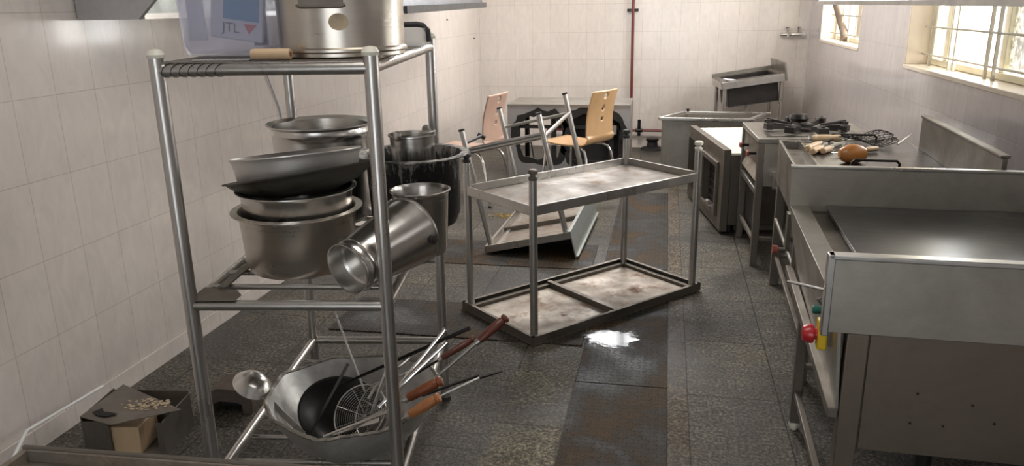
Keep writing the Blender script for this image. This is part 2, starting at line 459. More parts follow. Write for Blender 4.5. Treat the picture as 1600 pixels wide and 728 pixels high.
def axisM(p, q, roll=0):
    """matrix whose Z axis runs from p to q, origin p"""
    p = Vector(p); d = Vector(q)-p
    return Matrix.Translation(p) @ d.to_track_quat('Z', 'Y').to_matrix().to_4x4() @ Matrix.Rotation(roll, 4, 'Z')
def place(o, M):
    o.matrix_world = M; return o

# ------------------------------------------------------------------ room shell
D = 8.72; XR = 1.44; ZC = 3.0; YN = -2.4
def XL(y): return -2.175 - (5.0-y)*.022
struct('floor', MB().box(-2.6, YN-.2, -.1, 1.8, D+.3, 0), 'floor')
mb = MB().hexa([(XL(YN)-.2, YN, 0), (XL(YN), YN, 0), (XL(D), D, 0), (XL(D)-.2, D, 0), (XL(YN)-.2, YN, ZC), (XL(YN), YN, ZC), (XL(D), D, ZC), (XL(D)-.2, D, ZC)])
struct('wall_left', mb, 'tile_left')
# back wall with a ventilator opening high up, above what the photo shows
mb = MB()
mb.box(-2.4, D, 0, 1.7, D+.2, 2.2); mb.box(-2.4, D, 2.8, 1.7, D+.2, ZC); mb.box(-2.4, D, 2.2, -1.5, D+.2, 2.8); mb.box(0.0, D, 2.2, 1.7, D+.2, 2.8)
struct('wall_back', mb, 'tile_back')
W1 = (6.48, 8.07, 1.185); W2 = (2.75, 5.235, 1.155); WT = 2.15; TH = .2
mb = MB()
mb.box(XR, YN, 0, XR+TH, D, W2[2])
mb.box(XR, W2[1], W2[2], XR+TH, D, W1[2])
mb.box(XR, YN, WT, XR+TH, D, ZC)
mb.box(XR, YN, W2[2], XR+TH, W2[0], WT)
mb.box(XR, W2[1], W1[2], XR+TH, W1[0], WT)
mb.box(XR, W1[1], W1[2], XR+TH, D, WT)
struct('wall_right', mb, 'tile_right')
struct('ceiling', MB().box(-2.6, YN, ZC, 1.8, D+.3, ZC+.1), 'plaster')
mb = MB(); mb.box(-2.6, YN-.2, 0, -1.2, YN, ZC); mb.box(.9, YN-.2, 0, 1.7, YN, ZC); mb.box(-1.2, YN-.2, 2.3, .9, YN, ZC)
struct('wall_front', mb, 'plaster')
# skirting course
mb = MB().hexa([(XL(YN), YN, 0), (XL(YN)+.012, YN, 0), (XL(D)+.012, D, 0), (XL(D), D, 0), (XL(YN), YN, .078), (XL(YN)+.008, YN, .078), (XL(D)+.008, D, .078), (XL(D), D, .078)])
struct('baseboard_left', mb, 'tile_left')
# window reveals lined with stone
for n, (a, b, z) in ((2, W2), (1, W1)):
    mb = MB(); mb.box(XR-.008, a, z-.012, XR+TH-.005, b, z+.012); mb.box(XR-.002, b-.014, z+.012, XR+TH-.005, b+.003, WT); mb.box(XR-.002, a-.003, z+.012, XR+TH-.005, a+.014, WT)
    struct('trim_%d' % n, mb, 'sill', .003)
# window 2: aluminium/painted sliding frame
def window(n, a, b, z, mull, grille_y, frost):
    x = XR+TH-.07
    mb = MB()
    zz = z+.014
    mb.box(x, a+.015, zz, x+.06, b-.015, zz+.035); mb.box(x, a+.015, WT-.05, x+.06, b-.015, WT-.002)
    mb.box(x, a+.015, zz+.035, x+.06, a+.07, WT-.05); mb.box(x, b-.07, zz+.035, x+.06, b-.015, WT-.05)
    for m in mull: mb.box(x+.005, m-.03, zz+.035, x+.055, m+.03, WT-.05)
    fr = mb.build('window_%d' % n, 'frame', bevel=.004); fr['kind'] = 'structure'
    ed = [a+.07]+sorted(mull)+[b-.07]
    for i in range(len(ed)-1):
        mat = 'frosted' if frost[i] else 'glass'
        MB().box(x+.026, ed[i]+.02, zz+.05, x+.032, ed[i+1]-.02, WT-.045).build('pane', mat, fr)
    # rods of the safety grille stand on the sill inside the frame
    gr = MB()
    for g in grille_y: gr.box(XR+.085, g-.007, z+.0125, XR+.099, g+.007, WT-.002)
    for h in (z+.075, z+.235, z+.45, z+.67): gr.tube([(XR+.092, a+.016, h), (XR+.092, b-.016, h)], .006, 8)
    gr.build('window_grille', 'rod', fr)
    return fr
window(2, *W2, [4.96, 4.80, 4.16, 3.45], [5.08, 4.74, 4.66, 4.22, 4.12, 3.6, 3.1], [1, 1, 0, 1, 1])
window(1, *W1, [7.55, 7.0], [7.8, 7.6, 7.3, 7.05, 6.75], [0, 0, 0])
# something leaning outside window 1: a board and a pole
t = MB().tube([(1.47, 8.0, 1.72), (1.552, 7.50, W1[2]+.035)], .032, 12).build('leaning_pole', 'weathered')
tag(t, 'weathered pole leaning in the recess of the small far window', 'pole')
t = MB().box(1.9, 8.5, 0, 1.93, 9.0, 1.5).build('board', 'weathered'); tag(t, 'pale board standing outside the small far window', 'board')
struct('ground', MB().box(1.82, YN, -.1, 9, 12, 0), 'plaster')

# stone edging beside the channel and an olive slab strip
struct('trim_3', MB().box(.062, YN, -.02, .135, D, .004), 'strip')
struct('trim_4', MB().box(-.60, 2.05, -.02, -.335, 3.06, .003), 'slab_light')
# chequer plate channel covers
for i, (a, b, lab) in enumerate(((1.2, 2.98, 'wet chequer plate channel cover nearest the camera, brown stains at its far end'),
                                 (2.985, 4.5, 'middle chequer plate channel cover, beside the two tier table, with a wet glare'),
                                 (4.505, 6.5, 'dry grey chequer plate channel cover, farthest along the aisle'))):
    o = MB().box(-.33, a, .0, .056, b, .006).build('channel_cover', 'chequer', bevel=.002); tag(o, lab, 'floor cover')
o = MB().box(-1.62, 3.35, .0, -.34, 3.80, .006).build('channel_cover', 'chequer', bevel=.002); tag(o, 'dark chequer plate cover running to the left under the two tier table', 'floor cover')
o = MB().box(-1.75, 4.45, .0, -.40, 4.95, .005).build('channel_cover', 'chequer', bevel=.002); tag(o, 'brown stained chequer plate cover under the tipped table', 'floor cover')
mb = MB(); pts = []
for k in range(26):
    a = 2*PI*k/26; r = 1+.25*math.sin(3*a)+random.uniform(-.15, .15); pts.append((.16*r*math.cos(a), .125*r*math.sin(a)))
mb.prism_z(pts, .0064, .0078); o = mb.build('water_puddle', 'water', loc=(-.215, 3.45, 0)); tag(o, 'patch of water with painted pale glare on the chequer plate beside the low tray', 'puddle')

# ------------------------------------------------------------------ wall fixtures
p = thing('water_pipe', 'maroon vertical pipe on the tiled back wall with a saddle clamp', 'pipe', (-.375, D-.035, 0))
MB().tube([(.01, 0, .45), (0, 0, 2.3)], .016, 14).build('pipe', 'pipe_red', p)
MB().tube([(.01, 0, .2), (.01, 0, .45)], .016, 14).build('lower_pipe', 'pipe_red', p)
m_ = MB(); m_.box(-.06, .012, 1.47, .06, .033, 1.50); m_.tube([(-.02, 0, 1.47), (-.02, 0, 1.5)], .02); m_.build('clamp', 'iron_grey', p)
p = thing('gas_pipe', 'dark horizontal pipe low on the back wall with an upright valve', 'pipe', (0, D-.09, .205))
MB().tube([(-1.3, 0, 0), (.45, 0, 0)], .015, 12).build('pipe', 'pipe_red', p)
m_ = MB(); m_.tube([(-.27, 0, -.06), (-.27, 0, .12)], .018, 12); m_.tube([(-.31, 0, 0), (-.23, 0, 0)], .022, 12); m_.build('valve', 'iron', p)
p = thing('drain_cap', 'black round drain fitting on the floor against the back wall', 'drain', (-.12, D-.12, 0))
MB().lathe([(0, 0), (.13, 0), (.12, .02), (.06, .03), (.055, .09), (.0, .1)], 24).build('body', 'soot', p)
MB().lathe([(0, .1), (.07, .1), (.07, .125), (0, .13)], 24).build('lid', 'iron', p)
p = thing('wall_tap', 'chrome two handled mixer tap on the back wall near the corner', 'tap', (1.27, D, 1.22))
m_ = MB(); m_.tube([(-.12, -.05, 0), (.11, -.05, 0)], .018, 12); m_.tube([(.1, 0, 0), (.1, -.06, 0)], .02, 12); m_.tube([(-.05, 0, 0), (-.05, -.06, 0)], .02, 12); m_.build('body', 'chrome', p)
m_ = MB(); m_.tube([(-.02, -.05, 0), (-.03, -.12, .005), (-.06, -.2, -.005), (-.065, -.215, -.03)], .011, 10); m_.build('spout', 'chrome', p)
for s in (-.05, .06):
    MB().tube([(s, -.05, .01), (s, -.05, .05), (s, -.05, .075)], [.01, .012, .022], 10).build('handle', 'chrome', p)
for (px, py) in ((738, 60), (746, 60), (699, 31), (274, 128)):
    q = at(px, py, 'x', -2.11); y = q.y; 
    o = MB().lathe([(0, 0), (.006, 0), (.006, .02), (0, .02)], 10).build('wall_plug', 'soot', loc=(XL(y)-.004, y, q.z), rot=(0, PI/2, 0))
    tag(o, {738: 'left hole of the pair of dark plug holes near the far left corner', 746: 'right hole of the pair of dark plug holes near the far left corner', 699: 'dark plug hole under the far hood on the left wall', 274: 'small dark plug hole in the left wall above the rack rail'}[px], 'plug hole')
o = MB().tube([(XL(3.7)+.02, 3.9, 1.46), (XL(4)+.01, 4.15, 1.0), (XL(4)+.01, 4.25, .45)], .004, 6).build('cable', 'greyprint'); tag(o, 'thin grey cable hanging down the left wall behind the rack', 'cable')

# exhaust hoods
h = thing('exhaust_hood', 'dark steel exhaust hood along the left wall in the background', 'hood', (0, 0, 0))
m_ = MB(); za, zb = 1.53, 1.553
m_.hexa([(-2.13, 4.2, za), (-1.42, 4.2, za), (-1.55, 6.7, zb), (-2.1, 6.7, zb), (-2.13, 4.2, 2.1), (-1.55, 4.2, 2.1), (-1.68, 6.7, 2.1), (-2.1, 6.7, 2.1)]); m_.build('canopy', 'hood', h, bevel=.004)
m_ = MB(); m_.hexa([(-1.42, 4.2, za-.012), (-1.40, 4.2, za-.012), (-1.53, 6.72, zb-.012), (-1.55, 6.72, zb-.012), (-1.42, 4.2, za+.03), (-1.40, 4.2, za+.03), (-1.53, 6.72, zb+.03), (-1.55, 6.72, zb+.03)]); m_.build('gutter', 'hood', h)
h = thing('duct_hood', 'galvanised duct hood at upper left with a grey end panel', 'hood', (0, 0, 0))
m_ = MB(); m_.hexa([(XL(2.7)+.002, 2.72, 1.531), (-1.98, 2.72, 1.531), (-1.75, 4.1, 1.531), (XL(4.1)+.002, 4.1, 1.531), (XL(2.7)+.002, 2.72, 2.1), (-1.98, 2.72, 2.1), (-1.75, 4.1, 2.1), (XL(4.1)+.002, 4.1, 2.1)]); m_.build('duct', 'galv', h)
m_ = MB(); m_.poly([(-.26, 0), (0, 0), (.10, .09), (.3, .5), (-.26, .5)], [], .02); m_.build('end_panel', 'hood_light', h, loc=(-1.955, 2.69, 1.524))
m_ = MB(); m_.hexa([(-2.0, 2.75, 1.524), (-1.97, 2.75, 1.524), (-1.74, 4.1, 1.524), (-1.77, 4.1, 1.524), (-2.0, 2.75, 1.545), (-1.97, 2.75, 1.545), (-1.74, 4.1, 1.545), (-1.77, 4.1, 1.545)]); m_.build('lip', 'chrome', h)
h = thing('exhaust_hood', 'pale grey exhaust hood over the cooking line by the windows', 'hood', (0, 0, 0))
m_ = MB()
for a, b in ((1.0, 3.15), (3.17, 5.0)):
    m_.hexa([(.86, a, 1.532), (1.10, a, 1.532), (1.10, b, 1.532), (.86, b, 1.532), (.95, a, 1.95), (1.15, a, 1.95), (1.15, b, 1.95), (.95, b, 1.95)])
m_.build('canopy', 'hood_light', h, bevel=.003)
m_ = MB(); m_.box(.855, 1.0, 1.528, .875, 5.0, 1.546); m_.build('rim', 'steel', h)
for y in (2.0, 4.5): MB().tube([(1.0, y, 1.95), (1.0, y, 2.999)], .012, 8).build('hanger', 'steel', h)

# ------------------------------------------------------------------ upturned work tables
def leg_mb(x, y, z0, z1, r=.019): return MB().tube([(x, y, z0), (x, y, z1)], r, 18)
def foot_mb(x, y, z):
    return MB().lathe([(0, 0), (.0185, 0), (.0205, .004), (.0205, .014), (.013, .018), (.013, .026), (.022, .03), (.023, .044), (.015, .05), (0, .05)], 20, Matrix.Translation((x, y, z)))
T1 = thing('work_table', 'steel two tier work table standing upside down in the aisle, feet in the air', 'table', (-.567, 3.301, .007), (0, 0, math.radians(47.6)))
L, Wd = 1.19, .61
# tabletop lies face down: sheet with a turned-up lip and a brace across the middle
m_ = MB(); m_.box(0, 0, 0, L, Wd, .004); m_.build('tabletop', 'steel_rusty', T1)
m_ = MB()
for a in ((0, 0, L, .004), (0, Wd-.004, L, Wd), (0, 0, .004, Wd), (L-.004, 0, L, Wd)): m_.box(a[0], a[1], .002, a[2], a[3], .042)
for a in ((0, 0, L, .02), (0, Wd-.02, L, Wd), (0, 0, .02, Wd), (L-.02, 0, L, Wd)): m_.box(a[0], a[1], .039, a[2], a[3], .042)
m_.build('tabletop_lip', 'steel_dull', T1, bevel=.001)
m_ = MB(); m_.box(L*.47, .02, .004, L*.47+.03, Wd-.02, .034); m_.build('cross_brace', 'steel_dull', T1, bevel=.002)
m_ = MB()
m_.box(.02, Wd-.05, .004, L-.02, Wd-.02, .022); m_.box(L-.05, .02, .004, L-.02, Wd-.02, .022)
m_.build('frame_rail', 'steel_dull', T1, bevel=.002)
legs = [(.035, .035), (L-.035, .035), (L-.035, Wd-.035), (.035, Wd-.035)]
zs = .63
m_ = MB(); m_.box(.03, .03, zs, L-.03, Wd-.03, zs+.004); m_.build('shelf', 'steel_tray', T1)
m_ = MB()
for a in ((.03, .022, L-.03, .03), (.03, Wd-.03, L-.03, Wd-.022), (.022, .022, .03, Wd-.022), (L-.03, .022, L-.022, Wd-.022)): m_.box(a[0], a[1], zs-.005, a[2], a[3], zs+.042)
m_.build('shelf_lip', 'steel_tube', T1, bevel=.002)
for i, (x, y) in enumerate(legs):
    leg_mb(x, y, .004, .79).build('leg', 'steel_tube', T1)
    o = foot_mb(x, y, .79).build('foot', 'cap' if i == 1 else 'rubber' if i else 'steel_dull', T1)

T2 = thing('work_table', 'steel work table tipped upside down with splayed legs behind the two tier table', 'table', (-1.105, 4.655, .012), (0, 0, 0))
ca = Matrix.Translation((-1.105, 4.655, .012)) @ Matrix.Rotation(.014-.05, 4, 'Z') @ Matrix.Rotation(-.222, 4, 'Y')
ca = Matrix.Translation((-1.105, 4.655, .012)) @ (Matrix.Rotation(-.037, 4, 'Z') @ Matrix.Rotation(.014, 4, 'X') @ Matrix.Rotation(-.222, 4, 'Y'))
T2.matrix_world = ca
w2, d2, L2 = .576, 1.05, .80
m_ = MB(); m_.box(0, 0, 0, w2, d2, .004); m_.build('tabletop', 'steel_rusty', T2)
m_ = MB()
for a in ((0, 0, w2, .004), (0, d2-.004, w2, d2), (0, 0, .004, d2)): m_.box(a[0], a[1], .002, a[2], a[3], .045)
for a in ((0, 0, w2, .018), (0, 0, .018, d2)): m_.box(a[0], a[1], .042, a[2], a[3], .045)
m_.box(.045, .03, .004, .07, d2-.02, .02)
m_.build('tabletop_lip', 'steel_tube', T2, bevel=.001)
m_ = MB(); m_.box(.02, d2*.42, .004, w2-.02, d2*.42+.03, .034); m_.build('cross_brace', 'steel_dull', T2, bevel=.002)
m_ = MB(); m_.box(w2-.004, 0, -.125, w2+.004, d2, .045); m_.box(w2-.018, 0, .042, w2+.004, d2, .048); m_.box(w2+.004, 0, -.125, w2+.02, d2, -.118); m_.build('splashback', 'galv', T2, bevel=.001)
i_ = .035
lp = [(i_, i_), (w2-i_, i_), (w2-i_, d2-i_), (i_, d2-i_)]
for (x, y) in lp:
    leg_mb(x, y, .004, L2, .018).build('leg', 'steel_tube', T2)
    MB().lathe([(0, 0), (.02, 0), (.02, .012), (0, .014)], 16, Matrix.Translation((x, y, L2))).build('foot', 'rubber', T2)
zr = .66
def rail(p, q, r=.014): MB().tube([(*p, zr), (*q, zr)], r, 12).build('stretcher', 'steel_tube', T2)
rail(lp[0], lp[1]); rail(lp[1], lp[2]); rail(lp[2], lp[3], .012)
MB().tube([(lp[0][0], lp[0][1], zr+.02), (lp[1][0], lp[1][1], zr+.02)], .012, 12).build('stretcher', 'steel_tube', T2)
MB().tube([(*lp[0], zr+.06), (lp[0][0], .42, zr+.04)], .011, 12).build('broken_stretcher', 'iron_grey', T2)
MB().tube([(lp[0][0]-.02, .41, zr+.06), (lp[0][0]+.02, .42, zr+.02)], .015, 8).build('bracket', 'iron_grey', T2)

o = None
m_ = MB()
for k in range(240):
    a = random.uniform(0, 2*PI); r = abs(random.gauss(0, .5)); x = r*.17*math.cos(a); y = r*.10*math.sin(a)
    if math.hypot(x/.2, y/.12) > 1: continue
    s = random.uniform(.003, .006); m_.box(x-s, y-s, 0, x+s, y+s*.8, s, None)
o = m_.build('spilled_grain', 'grain', loc=(-1.13, 5.62, .0)); o['kind'] = 'stuff'; tag(o, 'small heap of yellow grain spilled on the floor by the tipped table', 'grain')

# ------------------------------------------------------------------ chairs
def chair(loc, yaw, mat, label):
    t = thing('cafe_chair', label, 'chair', loc, (0, 0, yaw))
    # local: sitter faces +Y; shell = bent ply sheet. profile (y, z)
    prof = []
    for k in range(13): prof.append((.24-.034*k, .452-.012*math.sin(k/12*PI)))
    y0, z0 = prof[-1]
    for k in range(1, 9):
        a = k/8*(PI/2-.12); prof.append((y0-.07*math.sin(a), z0+.07*(1-math.cos(a))))
    y1, z1 = prof[-1]
    N = 38
    for k in range(1, N+1):
        s = .38*k/N; prof.append((y1-s*.14-.02*math.sin(s/.38*PI)*-1, z1+s*.985))
    W = .37; NX = 40; rows = len(prof)
    bm = bmesh.new(); grid = []
    holes = [(.335, .026), (.235, .022), (.145, .018)]   # height above bend start, radius
    def L_(j): return (prof[j][1]-z1)/.985
    for j, (y, z) in enumerate(prof):
        t_ = j/(rows-1)
        half = W/2*(1-.10*max(0, (t_-.35))) if j > 20 else W/2*(.93+.07*min(1, j/12))
        rowv = []
        for i in range(NX+1):
            u = -1+2*i/NX
            x = u*half; zz = z; yy = y
            if j > 20:
                s = L_(j)
                for hs, hr in holes:
                    dx, ds = x, s-hs; dd = math.hypot(dx, ds)
                    if abs(dd-hr) < .0055 and dd > 1e-6:
                        x = dx/dd*hr; ns = hs+ds/dd*hr; zz = z+(ns-s)*.985; yy = y-(ns-s)*.14
            rowv.append(bm.verts.new((x, yy+(.018*(u*u) if j > 20 else 0), zz)))
        grid.append(rowv)
    for j in range(rows-1):
        for i in range(NX):
            q = [grid[j][i], grid[j][i+1], grid[j+1][i+1], grid[j+1][i]]
            c = sum((v.co for v in q), Vector())/4
            s = (c.z-z1)/.985
            if j > 20 and any(math.hypot(c.x, s-hs) < hr-.001 for hs, hr in holes): continue
            bm.faces.new(q)
    bmesh.ops.recalc_face_normals(bm, faces=bm.faces)
    me = bpy.data.meshes.new('seat_shell'); bm.to_mesh(me); bm.free()
    for p_ in me.polygons: p_.use_smooth = True
    me.materials.append(MT[mat]); o = bpy.data.objects.new('seat_shell', me); C.objects.link(o); o.parent = t
    so = o.modifiers.new('thick', 'SOLIDIFY'); so.thickness = .011; so.offset = 0
    for s in (-1, 1):
        MB().tube([(s*.12, .1, .428), (s*.15, .15, .425), (s*.17, .185, .41), (s*.18, .2, .37), (s*.19, .215, .2), (s*.20, .225, .012)], .0105, 10).build('leg', 'chrome', t)
        MB().tube([(s*.12, -.1, .428), (s*.15, -.15, .425), (s*.17, -.19, .405), (s*.18, -.215, .36), (s*.19, -.25, .2), (s*.20, -.275, .012)], .0105, 10).build('leg', 'chrome', t)
        for y in (.225, -.275): MB().lathe([(0, 0), (.014, 0), (.013, .018), (0, .02)], 10, Matrix.Translation((s*.2, y, 0))).build('foot', 'rubber', t)
    m_ = MB()
    for s in (-1, 1): m_.tube([(s*.12, .1, .428), (s*.12, -.1, .428)], .0105, 10)
    m_.tube([(-.12, 0, .426), (.12, 0, .426)], .0105, 10); m_.build('seat_frame', 'chrome', t)
    return t
chair((-.71, 6.45, 0), math.radians(60), 'ply', 'honey plywood cafe chair with three holes in its back, right of the tipped table')
chair((-1.56, 6.10, 0), math.radians(76), 'ply_pink', 'faded pinkish plywood cafe chair against the left wall')

# ------------------------------------------------------------------ gutted range behind the chairs
G = thing('gutted_range', 'old sheet steel range with burnt ragged openings, standing against the back', 'cooker', (-1.42, 7.0, 0))
def ragged(cx, cz, rx, rz, n=30, j=.12, sq=3.0):
    pts = []
    for k in range(n):
        a = 2*PI*k/n; c, s = math.cos(a), math.sin(a); r = 1/((abs(c)**sq+abs(s)**sq)**(1/sq)); r *= 1+random.uniform(-j, j)*.6
        pts.append((cx+rx*r*c, cz+rz*r*s))
    return pts
HL, HR = ragged(.31, .38, .205, .2), ragged(.79, .35, .25, .25)
m_ = MB(); m_.poly([(0, .0), (1.12, .0), (1.12, .68), (0, .68)], [HL, HR], .006); m_.build('front_sheet', 'hood_light', G)
MB().box(0, .006, .03, .006, .55, .68).build('side_sheet', 'steel_rusty', G)
MB().box(1.114, .006, .0, 1.12, .55, .68).build('side_sheet', 'steel_rusty', G)
m_ = MB(); m_.poly(ragged(.31, .385, .26, .26, 34, .16), [HL], .0012, Matrix.Translation((0, -.0013, 0))); m_.build('scorch_mark', 'soot', G)
m_ = MB(); m_.poly(ragged(.80, .36, .295, .31, 38, .10), [HR], .0012, Matrix.Translation((0, -.0013, 0))); m_.build('scorch_mark', 'soot', G)
m_ = MB(); m_.box(0, .006, .68, 1.12, .55, .684); m_.box(0, -.01, .66, 1.12, 0, .684); m_.build('top_sheet', 'steel', G)
m_ = MB()
for x in (.06, .40, .52, .93, 1.02): m_.box(x, .03, .01, x+.045, .07, .66)
for z in (.14, .46): m_.box(.06, .03, z, 1.05, .06, z+.03)
m_.box(.08, .45, .01, .12, .5, .66); m_.box(1.0, .45, .01, 1.04, .5, .66); m_.build('inner_frame', 'soot', G)
m_ = MB(); m_.box(.56, .10, .015, 1.09, .52, .62); m_.build('burnt_cavity', 'soot', G, bevel=.02)
m_ = MB(); m_.box(.90, -.004, .42, 1.0, -.001, .5); m_.build('patch', 'steel_tube', G)
m_ = MB(); m_.tube([(.16, .1, .46), (.2, .12, .3), (.23, .09, .15), (.24, .1, .02)], .007, 6); m_.tube([(.70, -.02, .3), (.66, -.03, .15), (.6, -.01, .02)], .006, 6); m_.build('loose_wire', 'rubber', G)

# ------------------------------------------------------------------ open stainless cabinet and oven
O = thing('open_cabinet', 'open topped stainless cabinet behind the oven', 'cabinet', (-.01, 6.93, 0), (0, 0, math.radians(-3)))
hh = .565
m_ = MB(); m_.box(0, 0, 0, .74, .012, hh); m_.build('front_panel', 'steel', O)
# the cabinet is a parallelogram in plan: its left end runs back to the right
A_, B_, C_, D_ = (0, .012), (.74, .012), (.90, .40), (.20, .40)
def wallq(p, q, z0, z1, t=.012):
    p = Vector((*p, 0)); q = Vector((*q, 0)); n = (q-p).normalized().cross(Vector((0, 0, 1)))*t
    return MB().hexa([tuple(v+Vector((0, 0, z))) for z in (z0, z1) for v in (p, q, q-n, p-n)])
wallq(A_, D_, 0, hh).build('side_panel', 'steel', O); wallq(B_, C_, 0, hh).build('side_panel', 'steel', O); wallq(D_, C_, 0, hh).build('back_panel', 'steel', O)
MB().prism_z([(.02, .02), (.72, .02), (.88, .39), (.21, .39)], hh-.05, hh-.04).build('sunken_top', 'steel_dull', O)
m_ = MB(); m_.box(-.03, -.03, hh, .77, 0.012, hh+.026); m_.build('front_rim', 'steel_tube', O, bevel=.004)
wallq((-.02, .012), (.185, .41), hh, hh+.026, .03).build('side_rim', 'steel_tube', O, bevel=.004)
wallq((.745, .012), (.90, .41), hh, hh+.026, .03).build('side_rim', 'steel_tube', O, bevel=.004)
wallq((.18, .40), (.93, .40), hh, hh+.026, .03).build('back_rim', 'steel_tube', O, bevel=.004)
MB().tube([(.2, .41, hh+.026), (.2, .41, hh+.05)], .014, 10).build('stud', 'iron_grey', O)

V = thing('oven', 'boxy stainless oven with a dark windowed front and pale worn top', 'oven', (.405, 5.33, 0), (0, 0, math.radians(10)))
m_ = MB(); m_.box(.055, .02, .06, .48, 1.10, .555); m_.build('body', 'steel_dull', V, bevel=.004)
m_ = MB(); m_.box(.05, .0, .555, .48, 1.12, .572); m_.build('lid', 'insul', V, bevel=.004)
MF = Matrix.Rotation(PI/2, 4, 'Z')
# front frame in the local YZ plane at x=0 with two door openings
m_ = MB(); m_.poly([(0, .02), (1.12, .02), (1.12, .595), (0, .595)], [[(.13, .12), (.56, .12), (.56, .47), (.13, .47)], [(.66, .12), (1.03, .12), (1.03, .50), (.66, .50)]], .05, Matrix.Translation((.05, 0, 0)) @ MF); m_.build('front_frame', 'steel_dull', V, bevel=.003)
m_ = MB(); m_.poly([(.11, .10), (.58, .10), (.58, .49), (.11, .49)], [[(.145, .135), (.545, .135), (.545, .455), (.145, .455)]], .02, Matrix.Translation((0, 0, 0)) @ MF); m_.build('door_frame', 'steel_dull', V, bevel=.003)
m_ = MB(); m_.box(-.018, .64, .13, .0, 1.06, .52); m_.build('door', 'iron', V, bevel=.004)
m_ = MB(); m_.box(.045, .13, .12, .0549, 1.03, .50); m_.build('cavity', 'soot', V)
m_ = MB()
for k in range(5): m_.tube([(.035, .14, .17+.06*k), (.035, .55, .17+.06*k)], .004, 6)
m_.tube([(.03, .3, .13), (.03, .3, .46)], .006, 6); m_.build('rack', 'iron_grey', V)
m_ = MB(); m_.tube([(-.03, .2, .18), (-.03, .28, .17)], .018, 10); m_.build('handle', 'steel_tube', V)
MB().box(.10, .0, .50, .48, .02, .52).build('end_trim', 'steel', V); MB().box(.10, 0, .03, .48, .02, .06).build('end_trim', 'steel', V)
for x in (.08, .42):
    for y in (.08, 1.04): MB().tube([(x, y, 0), (x, y, .062)], .018, 10).build('foot', 'rubber', V)

# ------------------------------------------------------------------ sink in the corner
K = thing('sink_unit', 'tilted stainless sink on tube legs in the far right corner', 'sink', (.54, 7.9, 0), (0, 0, math.radians(6)))
ang = math.radians(-8)
RT = Matrix.Translation((0, 0, .745)) @ Matrix.Rotation(ang, 4, 'Y')
def kb(name, mat, boxes, bevel=.003):
    m_ = MB()
    for b_ in boxes: m_.box(*b_, RT)
    return m_.build(name, mat, K, bevel=bevel)
kb('apron', 'steel_tube', [(0, 0, -.02, .62, .012, .05), (0, .55, -.02, .62, .562, .05), (0, 0, -.02, .012, .562, .05)])
kb('worktop', 'steel_tray', [(0, 0, .05, .62, .07, .056), (0, .50, .05, .62, .562, .056), (0, .07, .05, .06, .50, .056), (.55, .07, .05, .62, .50, .056)])
kb('end_splash', 'steel', [(.605, -.01, -.02, .625, .57, .16)])
kb('back_splash', 'steel', [(0, .555, .05, .605, .567, .09)])
kb('bowl', 'iron_grey', [(.06, .07, -.20, .07, .50, .05), (.54, .07, -.20, .55, .50, .05), (.06, .07, -.20, .55, .08, .05), (.06, .49, -.20, .55, .50, .05), (.06, .07, -.21, .55, .50, -.20)], .004)
MB().tube([tuple(RT @ Vector((.31, .28, -.21))), (.28, .28, .42), (.28, .28, .1)], [.03, .02, .02], 12).build('waste_pipe', 'white', K)
for (x, y) in ((.04, .04), (.585, .04), (.585, .52), (.04, .52)):
    q = RT @ Vector((x, y, .0)); MB().tube([tuple(q), (q.x, q.y, .0)], .019, 14).build('leg', 'steel_tube', K)
m_ = MB(); m_.tube([(.1, .03, .23), (.59, .03, .23)], .012, 10); m_.build('stretcher', 'steel_tube', K)
o = MB().lathe([(0, 0), (.05, .0), (.045, .01), (0, .014)], 14, None, lambda v: Vector((v.x*1.6, v.y*.6, v.z+.003*math.sin(v.x*90)))).build('cloth_scrap', 'paper', loc=tuple(Matrix.Translation((.54, 7.9, 0)) @ Matrix.Rotation(math.radians(6), 4, 'Z') @ RT @ Vector((.10, .035, .057))), rot=(0, -ang, 0))
tag(o, 'small pale rag on the near left corner of the sink', 'rag')

# ------------------------------------------------------------------ gas stove table
ST = thing('gas_stove', 'stainless burner table with black iron pan supports behind the hot plate counter', 'stove', (.545, 4.66, 0), (0, 0, math.radians(3)))
SW, SD = .68, .66
def lgs(t, pts, s, z0, z1, mat, foot=True):
    for (x, y) in pts:
        MB().box(x-s, y-s, z0, x+s, y+s, z1).build('leg', mat, t, bevel=.003)
m_ = MB(); m_.box(0, 0, .755, SW, SD, .785); m_.build('worktop', 'steel', ST, bevel=.004)
lgs(ST, [(.022, .022), (.022, SD-.022), (SW-.022, .022), (SW-.022, SD-.022)], .02, 0, .755, 'steel_dull')
m_ = MB(); m_.box(.042, .005, .50, SW-.045, .02, .755); m_.box(.042, SD-.02, .50, SW-.045, SD-.005, .755); m_.box(SW-.02, .045, .5, SW-.005, SD-.045, .755); m_.build('side_panel', 'steel_x', ST)
m_ = MB(); m_.box(.012, .045, .615, .028, SD-.045, .755); m_.build('control_panel', 'steel_dull', ST)
m_ = MB(); m_.hexa([(.005, .045, .52), (.03, .045, .52), (.03, SD-.045, .52), (.005, SD-.045, .52), (.05, .045, .615), (.06, .045, .615), (.06, SD-.045, .615), (.05, SD-.045, .615)]); m_.build('drip_panel', 'steel_rusty', ST)
m_ = MB(); m_.box(.005, .042, .44, .035, SD-.042, .475); m_.build('front_rail', 'steel', ST, bevel=.003)
m_ = MB(); m_.box(.045, .06, .12, .05, SD-.06, .44); m_.build('inner_panel', 'iron_grey', ST)
for y in (.13, .42):
    k_ = MB().tube([(-.03, y, .675), (.012, y, .675)], .009, 10).build('valve', 'iron', ST)
    MB().box(-.045, y-.022, .66, -.03, y+.022, .69).build('handle', 'dullred', k_, bevel=.004)
